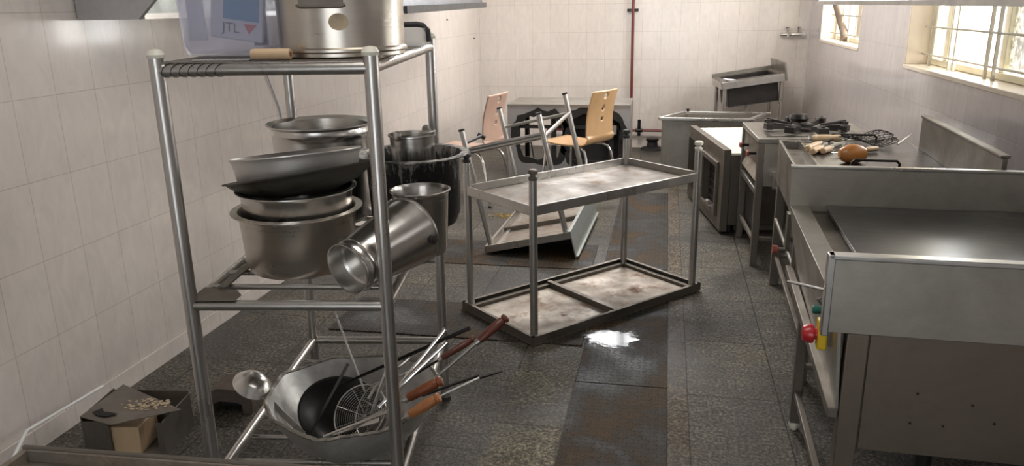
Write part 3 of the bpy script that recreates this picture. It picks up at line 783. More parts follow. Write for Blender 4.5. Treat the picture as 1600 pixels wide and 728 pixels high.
m_ = MB(); m_.box(.01, .042, .14, .03, SD-.042, .165); m_.box(.042, .012, .16, SW-.042, .032, .185); m_.box(SW-.032, .042, .14, SW-.01, SD-.042, .165); m_.build('stretcher', 'steel_dull', ST, bevel=.003)
m_ = MB(); m_.tube([(.1, -.03, .58), (.1, -.03, .50), (.3, -.03, .45)], .012, 10); m_.box(.08, -.03, .565, .12, .005, .59); m_.build('gas_inlet', 'steel_tube', ST)
m_ = MB(); m_.poly([(.06, .06), (.60, .06), (.60, .60), (.06, .60)], [[(.09, .09), (.57, .09), (.57, .57), (.09, .57)]], .012, Matrix.Translation((0, 0, .785)) @ Matrix.Rotation(PI/2, 4, 'X') @ Matrix.Rotation(PI, 4, 'X') @ Matrix.Translation((0, 0, 0)))
m_.build('burner_frame', 'iron', ST)
def burner(cx, cy):
    m_ = MB(); m_.lathe([(0, .786), (.07, .786), (.075, .80), (.045, .81), (.045, .825), (0, .83)], 24, Matrix.Translation((cx, cy, 0))); b_ = m_.build('burner', 'iron_grey', ST); return b_
burner(.33, .33)
for k in range(8):
    a = k*PI/4+.2; M_ = Matrix.Translation((.33, .33, 0)) @ Matrix.Rotation(a, 4, 'Z')
    m_ = MB(); m_.hexa([tuple(M_ @ Vector(p)) for p in ((.09, -.009, .797), (.25, -.009, .797), (.25, .009, .797), (.09, .009, .797), (.09, -.009, .822), (.25, -.009, .845), (.25, .009, .845), (.09, .009, .822))])
    m_.box(.215, -.03, .797, .255, .03, .835, M_); m_.build('pan_support', 'iron_grey', ST, bevel=.003)
m_ = MB(); m_.lathe([(0, .83), (.05, .83), (.06, .85), (.045, .875), (.02, .88), (0, .88)], 20, Matrix.Translation((.30, .40, 0))); m_.build('burner_cap', 'iron', ST)

# ------------------------------------------------------------------ hot plate counter with tools on it
CT = thing('hot_plate_counter', 'stainless hot plate counter with a dark side splash, holding the grilling tools', 'counter', (.575, 3.12, 0), (0, 0, math.radians(-2)))
CD = 1.27; CW = .66
m_ = MB(); m_.box(0, 0, .60, .012, CD, .825); m_.box(.012, 0, .60, CW, .012, .825); m_.box(.012, CD-.012, .60, CW, CD, .825); m_.box(CW-.012, .012, .6, CW, CD-.012, .825); m_.build('body_panel', 'steel', CT, bevel=.002)
m_ = MB(); m_.box(.012, .012, .775, .10, CD-.012, .781); m_.build('trough', 'steel_dull', CT)
m_ = MB(); m_.box(.10, .012, .775, .112, CD-.012, .828); m_.build('trough_edge', 'steel', CT)
m_ = MB(); m_.box(.112, .012, .805, CW-.012, CD-.012, .826); m_.build('hot_plate', 'hotplate', CT)
m_ = MB(); m_.box(CW-.012, -.02, .825, CW+.006, CD-.2, .985); m_.box(CW-.02, -.02, .985, CW+.014, CD-.2, .997); m_.build('side_splash', 'steel_dull', CT, bevel=.003)
lgs(CT, [(.03, CD-.03), (.03, .03), (CW-.03, .03), (CW-.03, CD-.03)], .024, 0, .60, 'steel_dull')
m_ = MB(); m_.box(.02, .055, .16, .04, CD-.055, .18); m_.box(.055, CD-.045, .16, CW-.055, CD-.025, .18); m_.build('stretcher', 'steel_dull', CT, bevel=.003)
for y0, x0, x1 in ((.50, .235, .43), (1.22, .25, .48)):
    m_ = MB(); m_.tube([(x0, y0, .826), (x0, y0, .856), (x0+.012, y0, .868), (x1-.012, y0, .868), (x1, y0, .856), (x1, y0, .826)], .006, 10); m_.build('lifting_handle', 'iron', CT)
k_ = MB().tube([(-.05, .55, .42), (.0, .55, .42)], .01, 10)
k_.tube([(0, .3, .42), (0, 1.1, .42)], .010, 8); k_ = k_.build('gas_rail', 'steel_dull', CT)
MB().lathe([(0, -.012), (.022, -.012), (.02, .012), (0, .014)], 10, Matrix.Translation((-.055, .55, .42)) @ Matrix.Rotation(PI/2, 4, 'Y')).build('valve_knob', 'dullred', k_)
m_ = MB(); m_.box(-.012, .52, .425, .006, .58, .601); m_.build('bracket', 'steel_dull', CT)

# ------------------------------------------------------------------ griddle range at right
GR = thing('griddle_range', 'large stainless griddle range with black plate and raised splashes, right foreground', 'griddle', (.448, 1.93, 0), (0, 0, math.radians(-2)))
GD, GW = 1.10, .93
m_ = MB(); m_.hexa([(0, .014, .79), (.066, .014, .79), (.066, GD-.014, .79), (0, GD-.014, .79), (0, .014, .80), (.066, .014, .803), (.066, GD-.014, .803), (0, GD-.014, .80)]); m_.build('front_ledge', 'steel', GR, bevel=.001)
m_ = MB(); m_.box(.064, .014, .77, .068, GD-.014, .795); m_.box(.068, .014, .768, GW, GD-.014, .772); m_.build('gutter', 'steel_dull', GR)
m_ = MB(); m_.box(.135, .10, .779, GW-.04, GD-.02, .80); m_.box(.127, .10, .80, GW-.04, GD-.02, .806); m_.build('griddle_plate', 'hotplate', GR, bevel=.002)
m_ = MB(); m_.box(.15, .12, .772, GW-.06, GD-.04, .779); m_.build('plate_support', 'soot', GR)
m_ = MB(); m_.box(-.005, GD-.014, .78, GW+.06, GD, .955); m_.build('far_splash', 'steel_x', GR, bevel=.002)
m_ = MB(); m_.box(-.008, GD-.02, .945, GW+.06, GD+.004, .957); m_.build('far_splash_rim', 'steel_tube', GR, bevel=.003)
m_ = MB(); m_.box(-.032, -.004, .742, GW+.06, .012, .945); m_.build('near_splash', 'steel_x', GR, bevel=.002)
m_ = MB(); m_.box(-.036, -.014, .938, GW+.06, .020, .951); m_.box(-.038, -.014, .735, -.02, .016, .951); m_.build('near_splash_rim', 'steel_tube', GR, bevel=.003)
# sloping control panel under the ledge
m_ = MB(); m_.hexa([(.018, .002, .53), (.026, .002, .53), (.045, GD-.03, .56), (.035, GD-.03, .56), (.004, .014, .79), (.012, .014, .79), (.012, GD-.03, .79), (.0, GD-.03, .79)]); m_.build('control_panel', 'steel', GR)
m_ = MB(); m_.hexa([(0, .0, .50), (.027, 0, .50), (.027, GD-.03, .535), (0, GD-.03, .535), (0, 0, .53), (.027, 0, .53), (.027, GD-.03, .565), (0, GD-.03, .565)]); m_.build('panel_trim', 'steel_dull', GR, bevel=.003)
m_ = MB(); m_.box(.084, .004, .415, GW-.02, .010, .742); m_.build('end_panel', 'steel_brown', GR, bevel=.001)
m_ = MB()
for (px, py) in ((1421, 660), (1472, 664), (1518, 631), (1551, 659), (1433, 614)):
    q = at(px, py, 'y', 1.93); m_.lathe([(0, 0), (.0035, 0), (.0035, .002), (0, .002)], 8, Matrix.Translation((q.x-.448, .004, q.z)) @ Matrix.Rotation(PI/2, 4, 'X'))
m_.build('panel_hole', 'soot', GR)
m_ = MB(); m_.box(.028, -.002, 0, .080, .045, .742); m_.build('leg', 'steel_brown', GR, bevel=.003)
m_ = MB(); m_.box(.03, .80, .03, .065, .835, .56); m_.build('leg', 'steel_dull', GR, bevel=.003)
MB().lathe([(0, 0), (.014, 0), (.02, .02), (.016, .035), (0, .035)], 14, Matrix.Translation((.047, .817, 0))).build('foot', 'cap', GR)
for (x, y) in ((GW-.06, .02), (GW-.06, GD-.05)):
    m_ = MB(); m_.box(x, y, 0, x+.04, y+.04, .768); m_.build('leg', 'steel_dull', GR, bevel=.003)
m_ = MB(); m_.box(.02, GD-.05, .56, .05, GD-.02, .79); m_.build('corner_post', 'steel_dull', GR, bevel=.003)
m_ = MB(); m_.box(.035, .045, .14, .058, .80, .165); m_.box(.065, .808, .25, GW-.06, .828, .27); m_.build('stretcher', 'steel_dull', GR, bevel=.003)
m_ = MB(); m_.tube([(.42, .55, .0), (.42, .55, .30)], .025, 14); m_.box(.3, .4, .30, .6, .7, .415); m_.build('gas_burner_box', 'soot', GR)
# switches
q = MB().box(-.022, .115, .638, .004, .155, .722).build('switch_plate', 'yellow', GR, bevel=.005)
MB().box(.004, .12, .65, .03, .15, .71).build('switch_base', 'steel_dull', GR)
MB().lathe([(0, 0), (.016, 0), (.016, .006), (.026, .010), (.027, .022), (.02, .036), (0, .042)], 24, Matrix.Translation((-.022, .135, .678)) @ Matrix.Rotation(-PI/2, 4, 'Y')).build('stop_button', 'red', q)
MB().lathe([(0, 0), (.012, 0), (.012, .03), (.009, .034), (0, .034)], 16, Matrix.Translation((.015, .26, .70)) @ Matrix.Rotation(-PI/2, 4, 'Y')).build('start_button', 'green', GR)
MB().tube([(.015, .29, .70), (-.004, .28, .725), (.005, .25, .74)], .004, 8).build('switch_wire', 'chrome', GR)
m_ = MB(); m_.tube([tuple(Vector(at(1296, 455, 'y', 2.01))-Vector((.448, 1.93, 0))), tuple(Vector(at(1228, 440, 'y', 2.06))-Vector((.448, 1.93, 0)))], .004, 10); m_.build('lever', 'chrome', GR)

# things on the counter
def handled(name, label, cat, p, q, hl, hr, blade, bw, mat, bmat='steel_tube', blade_kind='flat'):
    """turned handle from p along p->q for hl metres, then a blade/rod of length blade"""
    t = thing(name, label, cat); t.matrix_world = axisM(p, q)
    prof = [(0, 0), (hr*.7, 0), (hr*.95, hl*.04), (hr, hl*.15), (hr*.85, hl*.3), (hr*1.02, hl*.5), (hr, hl*.75), (hr*.8, hl*.86), (hr*.9, hl*.9), (hr*.6, hl), (0, hl)]
    MB().lathe(prof, 20).build('handle', mat, t)
    MB().lathe([(0, hl-.004), (hr*.66, hl-.004), (hr*.6, hl+.014), (0, hl+.014)], 16).build('ferrule', 'steel_tube', t)
    m_ = MB()
    if blade_kind == 'flat': m_.box(-bw/2, -.0012, hl+.012, bw/2, .0012, hl+blade)
    else: m_.tube([(0, 0, hl+.012), (0, 0, hl+blade)], bw/2, 10)
    m_.build('blade' if blade_kind == 'flat' else 'shaft', bmat, t)
    return t
zt = .842
g_ = 'pale handled grilling tools on the hot plate'
handled('skewer_turner', 'leftmost pale wooden handle in the cluster on the hot plate', 'tool', at(1261, 232, 'z', zt), at(1294, 219, 'z', zt+.012), .14, .017, .15, .012, 'wood_pale', 'iron_grey')
handled('skewer_turner', 'middle pale wooden handle lying across the cluster on the hot plate', 'tool', at(1269, 237, 'z', zt), at(1297, 225, 'z', zt+.002), .13, .017, .16, .012, 'wood_pale', 'iron_grey')
handled('skewer_turner', 'short pale handle with ringed end pointing at the brown lump', 'tool', at(1285, 236, 'z', zt), at(1311, 227, 'z', zt), .11, .0165, .12, .01, 'wood_pale', 'iron_grey')
handled('rolling_pin', 'thick pale wooden handle lying crosswise behind the other handles', 'tool', at(1314, 216, 'z', zt+.014), at(1276, 216, 'z', zt+.014), .15, .020, .17, .022, 'wood_pale', 'steel_tube')
t = handled('spatula', 'pale tipped steel spatula lying behind the brown lump', 'tool', at(1371, 232, 'z', zt+.002), at(1292, 240, 'z', zt), .075, .013, .20, .02, 'wood_pale', 'chrome')
t = thing('skewer', 'steel skewer with a bent cross guard lying over the trough', 'skewer'); t.matrix_world = axisM(at(1232, 221, 'z', zt), at(1268, 222, 'z', zt))
MB().tube([(0, 0, 0), (0, 0, .16)], .005, 10).build('shaft', 'chrome', t)
MB().tube([(-.03, 0, .035), (-.01, .003, .04), (.01, -.003, .04), (.03, 0, .035)], .003, 8).build('cross_guard', 'chrome', t)
def lump(v):
    return Vector((v.x*(1+.10*math.sin(v.z*20)), v.y*.85, v.z))
t = MB().lathe([(0, -.072), (.026, -.068), (.042, -.048), (.049, -.02), (.047, .01), (.038, .04), (.024, .062), (0, .07)], 32, None, lump).build('brown_lump', 'bread')
q = at(1333, 240, 'z', .868); t.location = (q.x, q.y, .8702); t.rotation_euler = (0, PI/2, .12); t.scale = (.92,)*3; t.location.z -= .003; tag(t, 'smooth orange brown egg shaped lump beside the wire handle on the hot plate', 'food')
# wire mesh
n0 = at(1312, 226, 'z', .84); 
t = thing('grill_net', 'crumpled black wire grill net at the far end of the hot plate', 'wire net', (n0.x, n0.y-.02, .84), (0, 0, -.15))
m_ = MB()
def nz(x, y): return .0+.022*(1+math.sin(x*26+y*9))*(.4+.6*abs(math.sin(y*14+1)))
for k in range(13):
    a = k/12; m_.tube([(x_, .30*a+.006*math.sin(x_*95+k*PI), nz(x_, .30*a)) for x_ in [.26*i/22 for i in range(23)]], .0019, 5)
    m_.tube([(.26*a+.006*math.sin(y_*95+k*PI), y_, nz(.26*a, y_)) for y_ in [.30*i/22 for i in range(23)]], .0019, 5)
m_.build('mesh', 'iron', t)
m_ = MB(); m_.tube([(.26, -.02, .02), (.34, .14, .05)], .004, 8); m_.build('frame_rod', 'chrome', t)

# ------------------------------------------------------------------ rack on the left
yaw = .146
RK = thing('pot_rack', 'tall tubular stainless three tier pot rack in the left foreground', 'rack', (-1.223, 1.726, 0), (0, 0, yaw))
RWd, RD, RH = .529, .96, 1.43
R_ = .0185
for (x, y) in ((0, 0), (RWd, 0), (RWd, RD), (0, RD)):
    MB().tube([(x, y, .012), (x, y, RH+.012)], R_, 24).build('post', 'steel_tube', RK)
    MB().lathe([(0, 0), (.021, 0), (.022, .008), (.015, .019), (0, .022)], 20, Matrix.Translation((x, y, RH+.012))).build('cap', 'cap', RK)
    MB().lathe([(0, 0), (.022, 0), (.021, .014), (0, .014)], 16, Matrix.Translation((x, y, 0))).build('foot', 'rubber', RK)
def shelf(z, nb, r=.015, rb=.008, drop=0.0, side_drop=0):
    for (p, q) in (((0, 0), (RWd, 0)), ((0, RD), (RWd, RD)), ((0, 0), (0, RD)), ((RWd, 0), (RWd, RD))):
        MB().tube([(*p, z), (*q, z)], r, 18).build('rail', 'steel_tube', RK)
    for k in range(1, nb+1):
        y = RD*k/(nb+1); MB().tube([(0, y, z+drop), (RWd, y, z+drop)], rb, 12).build('bar', 'steel_tube', RK)
shelf(RH-.018, 0)
shelf(.796, 7, .0145, .008, .008)
shelf(.262, 6, .0145, .008, -.03)
m_ = MB(); m_.box(.0, .0, RH-.002, RWd, RD, RH+.001); m_.build('top_sheet', 'steel_dull', RK)
m_ = MB(); m_.prism_z([(.0, -.014), (.125, -.012), (.128, .03), (.10, .07), (.0, .09)], .812, .8145); m_.build('corner_plate', 'steel_dull', RK, bevel=.001)
# flat strap lying on the left of the shelf
RKM = Matrix.Translation((-1.223, 1.726, 0)) @ Matrix.Rotation(yaw, 4, 'Z')
def rk(x, y, z): return RKM @ Vector((x, y, z))
o = MB().box(-.011, 0, 0, .011, .5, .005).build('steel_strap', 'steel_dull', loc=rk(.055, .075, .8155), rot=(0, 0, yaw-.02)); tag(o, 'narrow flat steel strap lying along the left side of the middle rack shelf', 'strap')

SH = .8125
def pot_profile(rb, rt, h, th=.003, lip=.016, bend=.02):
    p = [(0, 0), (rb-bend, 0), (rb-bend*.3, bend*.25), (rb, bend), (rt, h-.012), (rt+.004, h-.004), (rt+lip, h), (rt+lip, h+.003), (rt+.002, h+.0035)]
    p += [(rt-th, h-.008), (rb-th, bend), (rb-bend, th), (0, th)]
    return p
def pan(name, label, cat, loc, prof, mat, rot=(0, 0, 0), inner=None):
    t = MB().lathe(prof, 64).build(name, mat, loc=loc, rot=rot); tag(t, label, cat); return t
pan('cooking_pot', 'large round bottomed stainless pot holding the stack of pans on the rack', 'pot', (-1.045, 2.03, SH), pot_profile(.157, .166, .18, lip=.022, bend=.034), 'pot_warm')
pan('cooking_pot', 'plain stainless pan nested in the large pot, under the black pan', 'pot', (-1.042, 2.03, SH+.006), pot_profile(.143, .158, .235, lip=.014, bend=.03), 'pot')
pan('frying_pan', 'black iron karahi pan tilted on top of the stacked pans', 'pan', (-1.015, 2.035, 1.034), [(0, 0), (.09, .003), (.155, .022), (.20, .05), (.212, .062), (.221, .064), (.223, .068), (.212, .068), (.197, .055), (.153, .027), (.09, .008), (0, .006)], 'karahi', (math.radians(-6), math.radians(-10), 0))
pan('cooking_pan', 'shallow bright steel pan sitting in the black karahi, topmost of the stack', 'pan', (-1.030, 2.032, 1.078), pot_profile(.172, .179, .074, lip=.007, bend=.02), 'satin', (math.radians(-6), math.radians(-6), 0))
pan('cooking_pot', 'tall stainless pot with a wide rim at the back left of the rack', 'pot', (-1.20, 2.56, SH), [(0, 0), (.14, 0), (.16, .02), (.168, .30), (.168, .312), (.172, .318), (.175, .322), (.172, .328), (.171, .340), (.186, .350), (.186, .354), (.167, .343), (.164, .30), (.157, .02), (0, .004)], 'pot')
pan('blackened_pot', 'big soot blackened aluminium pot overhanging the right end of the rack', 'pot', (-.845, 2.52, SH), pot_profile(.155, .163, .255, lip=.03, bend=.05), 'blackened')
# small bucket standing in the blackened pot
def bail(t, r, z, mat='chrome', up=True, ang=0):
    pts = []
    for k in range(17):
        a = PI*k/16; pts.append((r*math.cos(a), -r*.98*math.sin(a)*math.cos(ang), z+r*math.sin(a)*math.sin(ang)))
    MB().tube(pts, .003, 8).build('bail_handle', mat, t)
B1 = thing('steel_bucket', 'small steel bucket with ears standing inside the blackened pot', 'bucket', (-.84, 2.50, SH+.004), (0, 0, math.radians(70)))
MB().lathe([(0, 0), (.055, 0), (.06, .01), (.077, .315), (.082, .318), (.082, .322), (.075, .322), (.058, .012), (0, .004)], 40).build('body', 'pot', B1)
for s in (-1, 1):
    MB().lathe([(0, 0), (.016, 0), (.018, .004), (.010, .008), (0, .008)], 18, Matrix.Translation((s*.076, 0, .325)) @ Matrix.Rotation(s*PI/2, 4, 'Y')).build('ear', 'pot', B1)
bail(B1, .08, .322, 'chrome', True, .12)
# lying bucket
B2 = thing('steel_bucket', 'shiny steel bucket lying on its side, base toward the camera', 'bucket')
B2.matrix_world = axisM((-.803, 1.80, .893), (-.70, 2.03, .935))
MB().lathe([(0, .05), (.06, .05), (.066, .045), (.069, .0), (.073, .0), (.0735, .006), (.0715, .012), (.0745, .02), (.0745, .03), (.072, .036), (.078, .06), (.098, .25), (.102, .252), (.102, .258), (.096, .256), (.075, .06), (.06, .057), (0, .056)], 56).build('body', 'pot', B2)
for s in (-1, 1): MB().lathe([(0, 0), (.012, 0), (.013, .006), (0, .009)], 14, Matrix.Translation((s*.098, 0, .235)) @ Matrix.Rotation(s*PI/2, 4, 'Y')).build('ear', 'iron_grey', B2)
MB().tube([(.104, 0, .235), (.112, .03, .25), (.10, .065, .28), (.085, .075, .285)], .003, 8).build('bail_handle', 'steel_tube', B2)
pan('cooking_pot', 'tall narrow steel pot half hidden behind the lying bucket', 'pot', (-.728, 2.215, SH), pot_profile(.078, .086, .20, lip=.008, bend=.015), 'pot')

# top of the rack
TS = RH+.0015
t = MB().lathe([(0, 0), (.158, 0), (.163, .004), (.163, .012), (.169, .016), (.169, .022), (.162, .026), (.166, .34), (.176, .345), (.176, .35), (.162, .35), (.158, .03), (0, .02)], 72)
PT = thing('stock_pot', 'large bright stock pot with a sticker on the top shelf of the rack', 'pot', (-.845, 1.985, TS))
t.build('body', 'pot_warm', PT)
def on_cyl(r, a0, a1, z0, z1, n=12, el=False):
    bm = bmesh.new(); m_ = MB()
    cols = []
    for i in range(n+1):
        u = -1+2*i/n; a = (a0+a1)/2+(a1-a0)/2*u
        hz = math.sqrt(max(0.0001, 1-u*u)) if el else 1
        zc = (z0+z1)/2; dz = (z1-z0)/2*hz
        cols.append([m_.bm.verts.new((rr*math.cos(a), rr*math.sin(a), zz)) for rr, zz in ((r, zc-dz), (r, zc+dz), (r+.0012, zc+dz), (r+.0012, zc-dz))])
    for A, B in zip(cols, cols[1:]):
        for k in range(4): m_.bm.faces.new((A[k], B[k], B[(k+1) % 4], A[(k+1) % 4]))
    m_.bm.faces.new(cols[0]); m_.bm.faces.new(cols[-1][::-1]); bm.free()
    return m_
on_cyl(.1640, -1.36, -1.06, .068, .108, 16, True).build('sticker', 'sticker', PT)
m_ = MB(); m_.tube([(-.06+.0, -.165, .128), (-.05, -.168, .124), (.05, -.168, .124), (.06, -.165, .128)], .004, 8); m_.box(-.055, -.167, .125, .055, -.163, .16); m_.build('side_handle', 'steel_dull', PT, loc=(.0, -.0, .0), rot=(0, 0, .12))

PB = thing('plastic_crate', 'translucent lavender plastic tub holding printed packs on the top shelf', 'plastic tub', (-1.135, 2.0, TS), (0, 0, .08))
def rrect(w, d, r, n=5):
    pts = []
    for cx, cy, a0 in ((w/2-r, d/2-r, 0), (-w/2+r, d/2-r, PI/2), (-w/2+r, -d/2+r, PI), (w/2-r, -d/2+r, 3*PI/2)):
        for k in range(n+1): a = a0+PI/2*k/n; pts.append((cx+r*math.cos(a), cy+r*math.sin(a)))
    return pts
m_ = MB(); rings = []
for (w_, d_, z, r) in ((.19, .22, .004, .02), (.225, .255, .008, .03), (.24, .27, .03, .035), (.262, .29, .30, .035), (.28, .31, .30, .04), (.28, .31, .305, .04), (.256, .284, .305, .032), (.234, .264, .032, .03), (.21, .24, .012, .025)):
    rings.append([m_.bm.verts.new((x, y, z)) for x, y in rrect(w_, d_, r)])
for A, B in zip(rings, rings[1:]):
    n = len(A)
    for k in range(n): m_.bm.faces.new((A[k], A[(k+1) % n], B[(k+1) % n], B[k]))
m_.bm.faces.new(rings[0][::-1]); m_.bm.faces.new(rings[-1])
m_.build('tub', 'plastic', PB)
PK = thing('printed_pack', 'white and blue printed packet inside the lavender tub', 'packet', (-1.135, 2.0, TS), (0, 0, .08))
MB().box(-.045, -.122, .05, .095, -.105, .28, Matrix.Rotation(.14, 4, 'Y')).build('pack', 'paper', PK, bevel=.003)
MB().box(-.01, -.1235, .10, .085, -.1222, .27, Matrix.Rotation(.14, 4, 'Y')).build('blue_panel', 'blue', PK)
MB().poly([(.045, .092), (.08, .094), (.06, .068)], [], .0012, Matrix.Rotation(.14, 4, 'Y') @ Matrix.Translation((0, -.1235, 0))).build('red_mark', 'redprint', PK)
cu = bpy.data.curves.new('lettering', 'FONT'); cu.body = 'JTL'; cu.size = .034; cu.extrude = .0003
tmp = bpy.data.objects.new('tmp', cu); C.objects.link(tmp); bpy.context.view_layer.update()
me = bpy.data.meshes.new_from_object(tmp.evaluated_get(bpy.context.evaluated_depsgraph_get())); bpy.data.objects.remove(tmp)
me.materials.append(MT['ink']); o = bpy.data.objects.new('lettering', me); C.objects.link(o); o.parent = PK
o.matrix_local = Matrix.Rotation(.14, 4, 'Y') @ Matrix.Translation((-.012, -.1228, .068)) @ Matrix.Rotation(PI/2, 4, 'X')
o = MB().box(-.095, -.118, .045, -.052, -.108, .28).build('printed_pack', 'paper', loc=(-1.135, 2.0, TS), rot=(0, 0, .08)); tag(o, 'plain white packet at the left inside the lavender tub', 'packet')
o = MB().box(.07, -.10, .03, .105, -.09, .25).build('printed_pack', 'greyprint', loc=(-1.135, 2.0, TS), rot=(0, 0, .08)); tag(o, 'grey packet at the right inside the lavender tub', 'packet')
# knife with pale handle on the front edge
t = thing('chopping_knife', 'pale wooden handled knife lying on the front edge of the top shelf', 'knife')
t.matrix_world = Matrix.Translation((-.905, 1.80, TS+.0145))@Matrix.Rotation(.05, 4, 'Z') @ Matrix.Rotation(-PI/2, 4, 'Y')
MB().lathe([(0, 0), (.0125, 0), (.0135, .003), (.0135, .09), (.012, .1), (.0, .1)], 24).build('handle', 'wood_pale', t)
MB().lathe([(0, -.0008), (.006, -.0008), (.006, .0), (0, .0)], 16).build('rivet', 'wood_brown', t)
MB().box(-.0135, -.02, .1, -.0115, .012, .25).build('blade', 'chrome', t)
m_ = MB()
for k in range(7):
    y = 0; c = rk(.03+.022*k, 0, RH-.018); pts = [(c.x+(.012*math.sin(j/16*2*PI+1)), c.y+.0165*math.cos(j/16*2*PI)*1.0, c.z+.0165*math.sin(j/16*2*PI)) for j in range(17)]
    m_.tube(pts, .0009, 5)
o = m_.build('binding_wire', 'iron'); tag(o, 'thin dark wire wound around the front top rail of the rack', 'wire')
t = thing('clear_tray', 'clear plastic tray with a dark bent hose at the back right of the top shelf', 'tray', (-.845, 2.50, TS), (0, 0, yaw))
m_ = MB()
for b_ in ((-.07, -.09, 0, .07, .09, .003), (-.07, -.09, .003, -.067, .09, .055), (.067, -.09, .003, .07, .09, .055), (-.067, -.09, .003, .067, -.087, .055), (-.067, .087, .003, .067, .09, .055)): m_.box(*b_)
m_.build('tray', 'clear', t)
MB().tube([(-.08, 0, .064), (.04, 0, .066), (.06, 0, .062), (.075, 0, .045), (.078, 0, .01)], .009, 12).build('hose', 'rubber', t)

# ------------------------------------------------------------------ wok full of tools on the lowest shelf
wx, wy, wz = -.915, 2.03, .243
def wob(v):
    a = math.atan2(v.y, v.x); r = math.hypot(v.x, v.y); k = min(1, r/.27)
    f = 1+k*(.018*math.sin(3*a+.5)+.012*math.sin(7*a)+.006*math.sin(17*a+2))
    return Vector((v.x*f, v.y*f, v.z+k*k*(.008*math.sin(2*a+1)+.004*math.sin(9*a))))
WK = thing('large_wok', 'battered aluminium wok with a crusted rim, full of tools, on the bottom of the rack', 'wok', (wx, wy, wz))
o1 = [(0, 0), (.12, .0), (.165, .02), (.205, .06), (.235, .11), (.262, .165)]
o2 = [(.258, .166), (.231, .112), (.20, .063), (.16, .025), (.11, .006), (0, .006)]
MB().lathe(o1+o2, 96, None, wob).build('bowl', 'alu', WK)
MB().lathe([(.259, .160), (.268, .163), (.270, .169), (.264, .173), (.257, .169)], 96, None, lambda v: wob(v)+Vector((0, 0, .0015*math.sin(math.atan2(v.y, v.x)*57)))).build('rim', 'alu_rim', WK)
t = MB().lathe([(0, 0), (.06, .002), (.105, .022), (.135, .055), (.137, .058), (.130, .057), (.10, .028), (.06, .008), (0, .006)], 48).build('black_pan', 'iron', loc=(wx-.065, wy+.015, wz+.042), rot=(math.radians(20), math.radians(24), 0))
tag(t, 'small black iron bowl pan lying inside the wok', 'pan')
def wk(px, py, y): return at(px, py, 'y', y)
# big serving spoon
def spoon():
    a = wk(414, 620, 1.95); b = wk(472, 678, 1.88)
    t = thing('serving_spoon', 'large steel serving spoon leaning out of the left side of the wok', 'spoon'); t.matrix_world = axisM(b, a, 0)
    d = (Vector(a)-Vector(b)).length
    m_ = MB(); m_.hexa([(-.012, -.002, -.0), (.012, -.002, 0), (.012, .002, 0), (-.012, .002, 0), (-.010, -.003, d+.01), (.010, -.003, d+.01), (.010, .003, d+.01), (-.010, .003, d+.01)]); m_.build('handle', 'pot', t, bevel=.001)
    m_ = MB()
    prof = [(0, -.022), (.016, -.020), (.029, -.012), (.036, 0), (.0375, .0012), (.035, .001), (.0275, -.010), (.0155, -.018), (0, -.020)]
    tilt = Matrix.Translation((0, .0, d+.062)) @ Matrix.Rotation(math.radians(90), 4, 'X') @ Matrix.Diagonal((1.5, 1.75, 1.4, 1))
    m_.lathe(prof, 36, tilt); m_.build('bowl', 'pot', t)
    return t
SP = spoon()
# wire skimmers
def skimmer(c, n, R, label, hp):
    t = thing('wire_skimmer', label, 'skimmer'); t.matrix_world = axisM(c, Vector(c)+Vector(n))
    m_ = MB(); m_.tube([(R*math.cos(2*PI*k/40), R*math.sin(2*PI*k/40), 0) for k in range(40)], .0024, 8, closed=True); m_.build('hoop', 'steel_tube', t)
    m_ = MB()
    for j in range(1, 15):
        r = R*j/15; z = -.03*(1-(r/R)**2)
        m_.tube([(r*math.cos(2*PI*k/36), r*math.sin(2*PI*k/36), z) for k in range(36)], .0006, 4, closed=True)
    for j in range(8):
        a = 2*PI*j/8; m_.tube([(R*s/8*math.cos(a), R*s/8*math.sin(a), -.03*(1-(s/8)**2)) for s in range(0, 9)], .0011, 5)
    m_.build('wire_mesh', 'steel_tube', t)
    inv = t.matrix_world.inverted(); q = inv @ Vector(hp)
    e = Vector((q.x, q.y, 0)).normalized()*R
    MB().tube([tuple(e*.55), tuple(e*1.0+Vector((0, 0, .004))), tuple(q)], .0045, 8).build('handle', 'steel_tube', t)
    return t
skimmer(wk(562, 645, 1.95), (-.25, -.75, .75), .088, 'round wire mesh skimmer standing in the middle of the wok', wk(640, 560, 2.12))
skimmer(wk(585, 640, 2.0), (-.55, -.6, .6), .088, 'round wire mesh skimmer lying behind the front one in the wok', wk(655, 575, 2.16))
def rodthing(name, label, cat, pts, r, mat, tipmat=None, tiplen=0):
    pts = [Vector(p) for p in pts]; o_ = pts[0].copy()
    if not tipmat:
        o = MB().tube([p-o_ for p in pts], r, 10).build(name, mat, loc=o_); tag(o, label, cat); return o
    t = thing(name, label, cat, o_); MB().tube([p-o_ for p in pts], r, 10).build('shaft', mat, t)
    d = (pts[-1]-pts[-2]).normalized(); e = pts[-1]-o_
    MB().tube([e-d*tiplen*.1, e+d*tiplen], r*1.7, 12).build('tip', tipmat, t); return t
rodthing('steel_rod', 'thin bare steel rod leaning out of the back of the wok', 'rod', [wk(570, 612, 2.06), wk(521, 482, 2.16)], .0036, 'steel_tube')
rodthing('chrome_rod', 'upper chrome rod with a ring end sticking out of the wok', 'rod', [wk(616, 612, 1.98), wk(694, 517, 2.06)], .0055, 'chrome', 'chrome', .006)
rodthing('chrome_rod', 'lower chrome rod with a ring end sticking out of the wok', 'rod', [wk(592, 636, 1.93), wk(697, 536, 2.03)], .0058, 'chrome', 'chrome', .006)
rodthing('chrome_rod', 'short bright steel bar standing behind the front rack post', 'rod', [wk(576, 660, 1.95), wk(606, 572, 2.02)], .006, 'chrome')
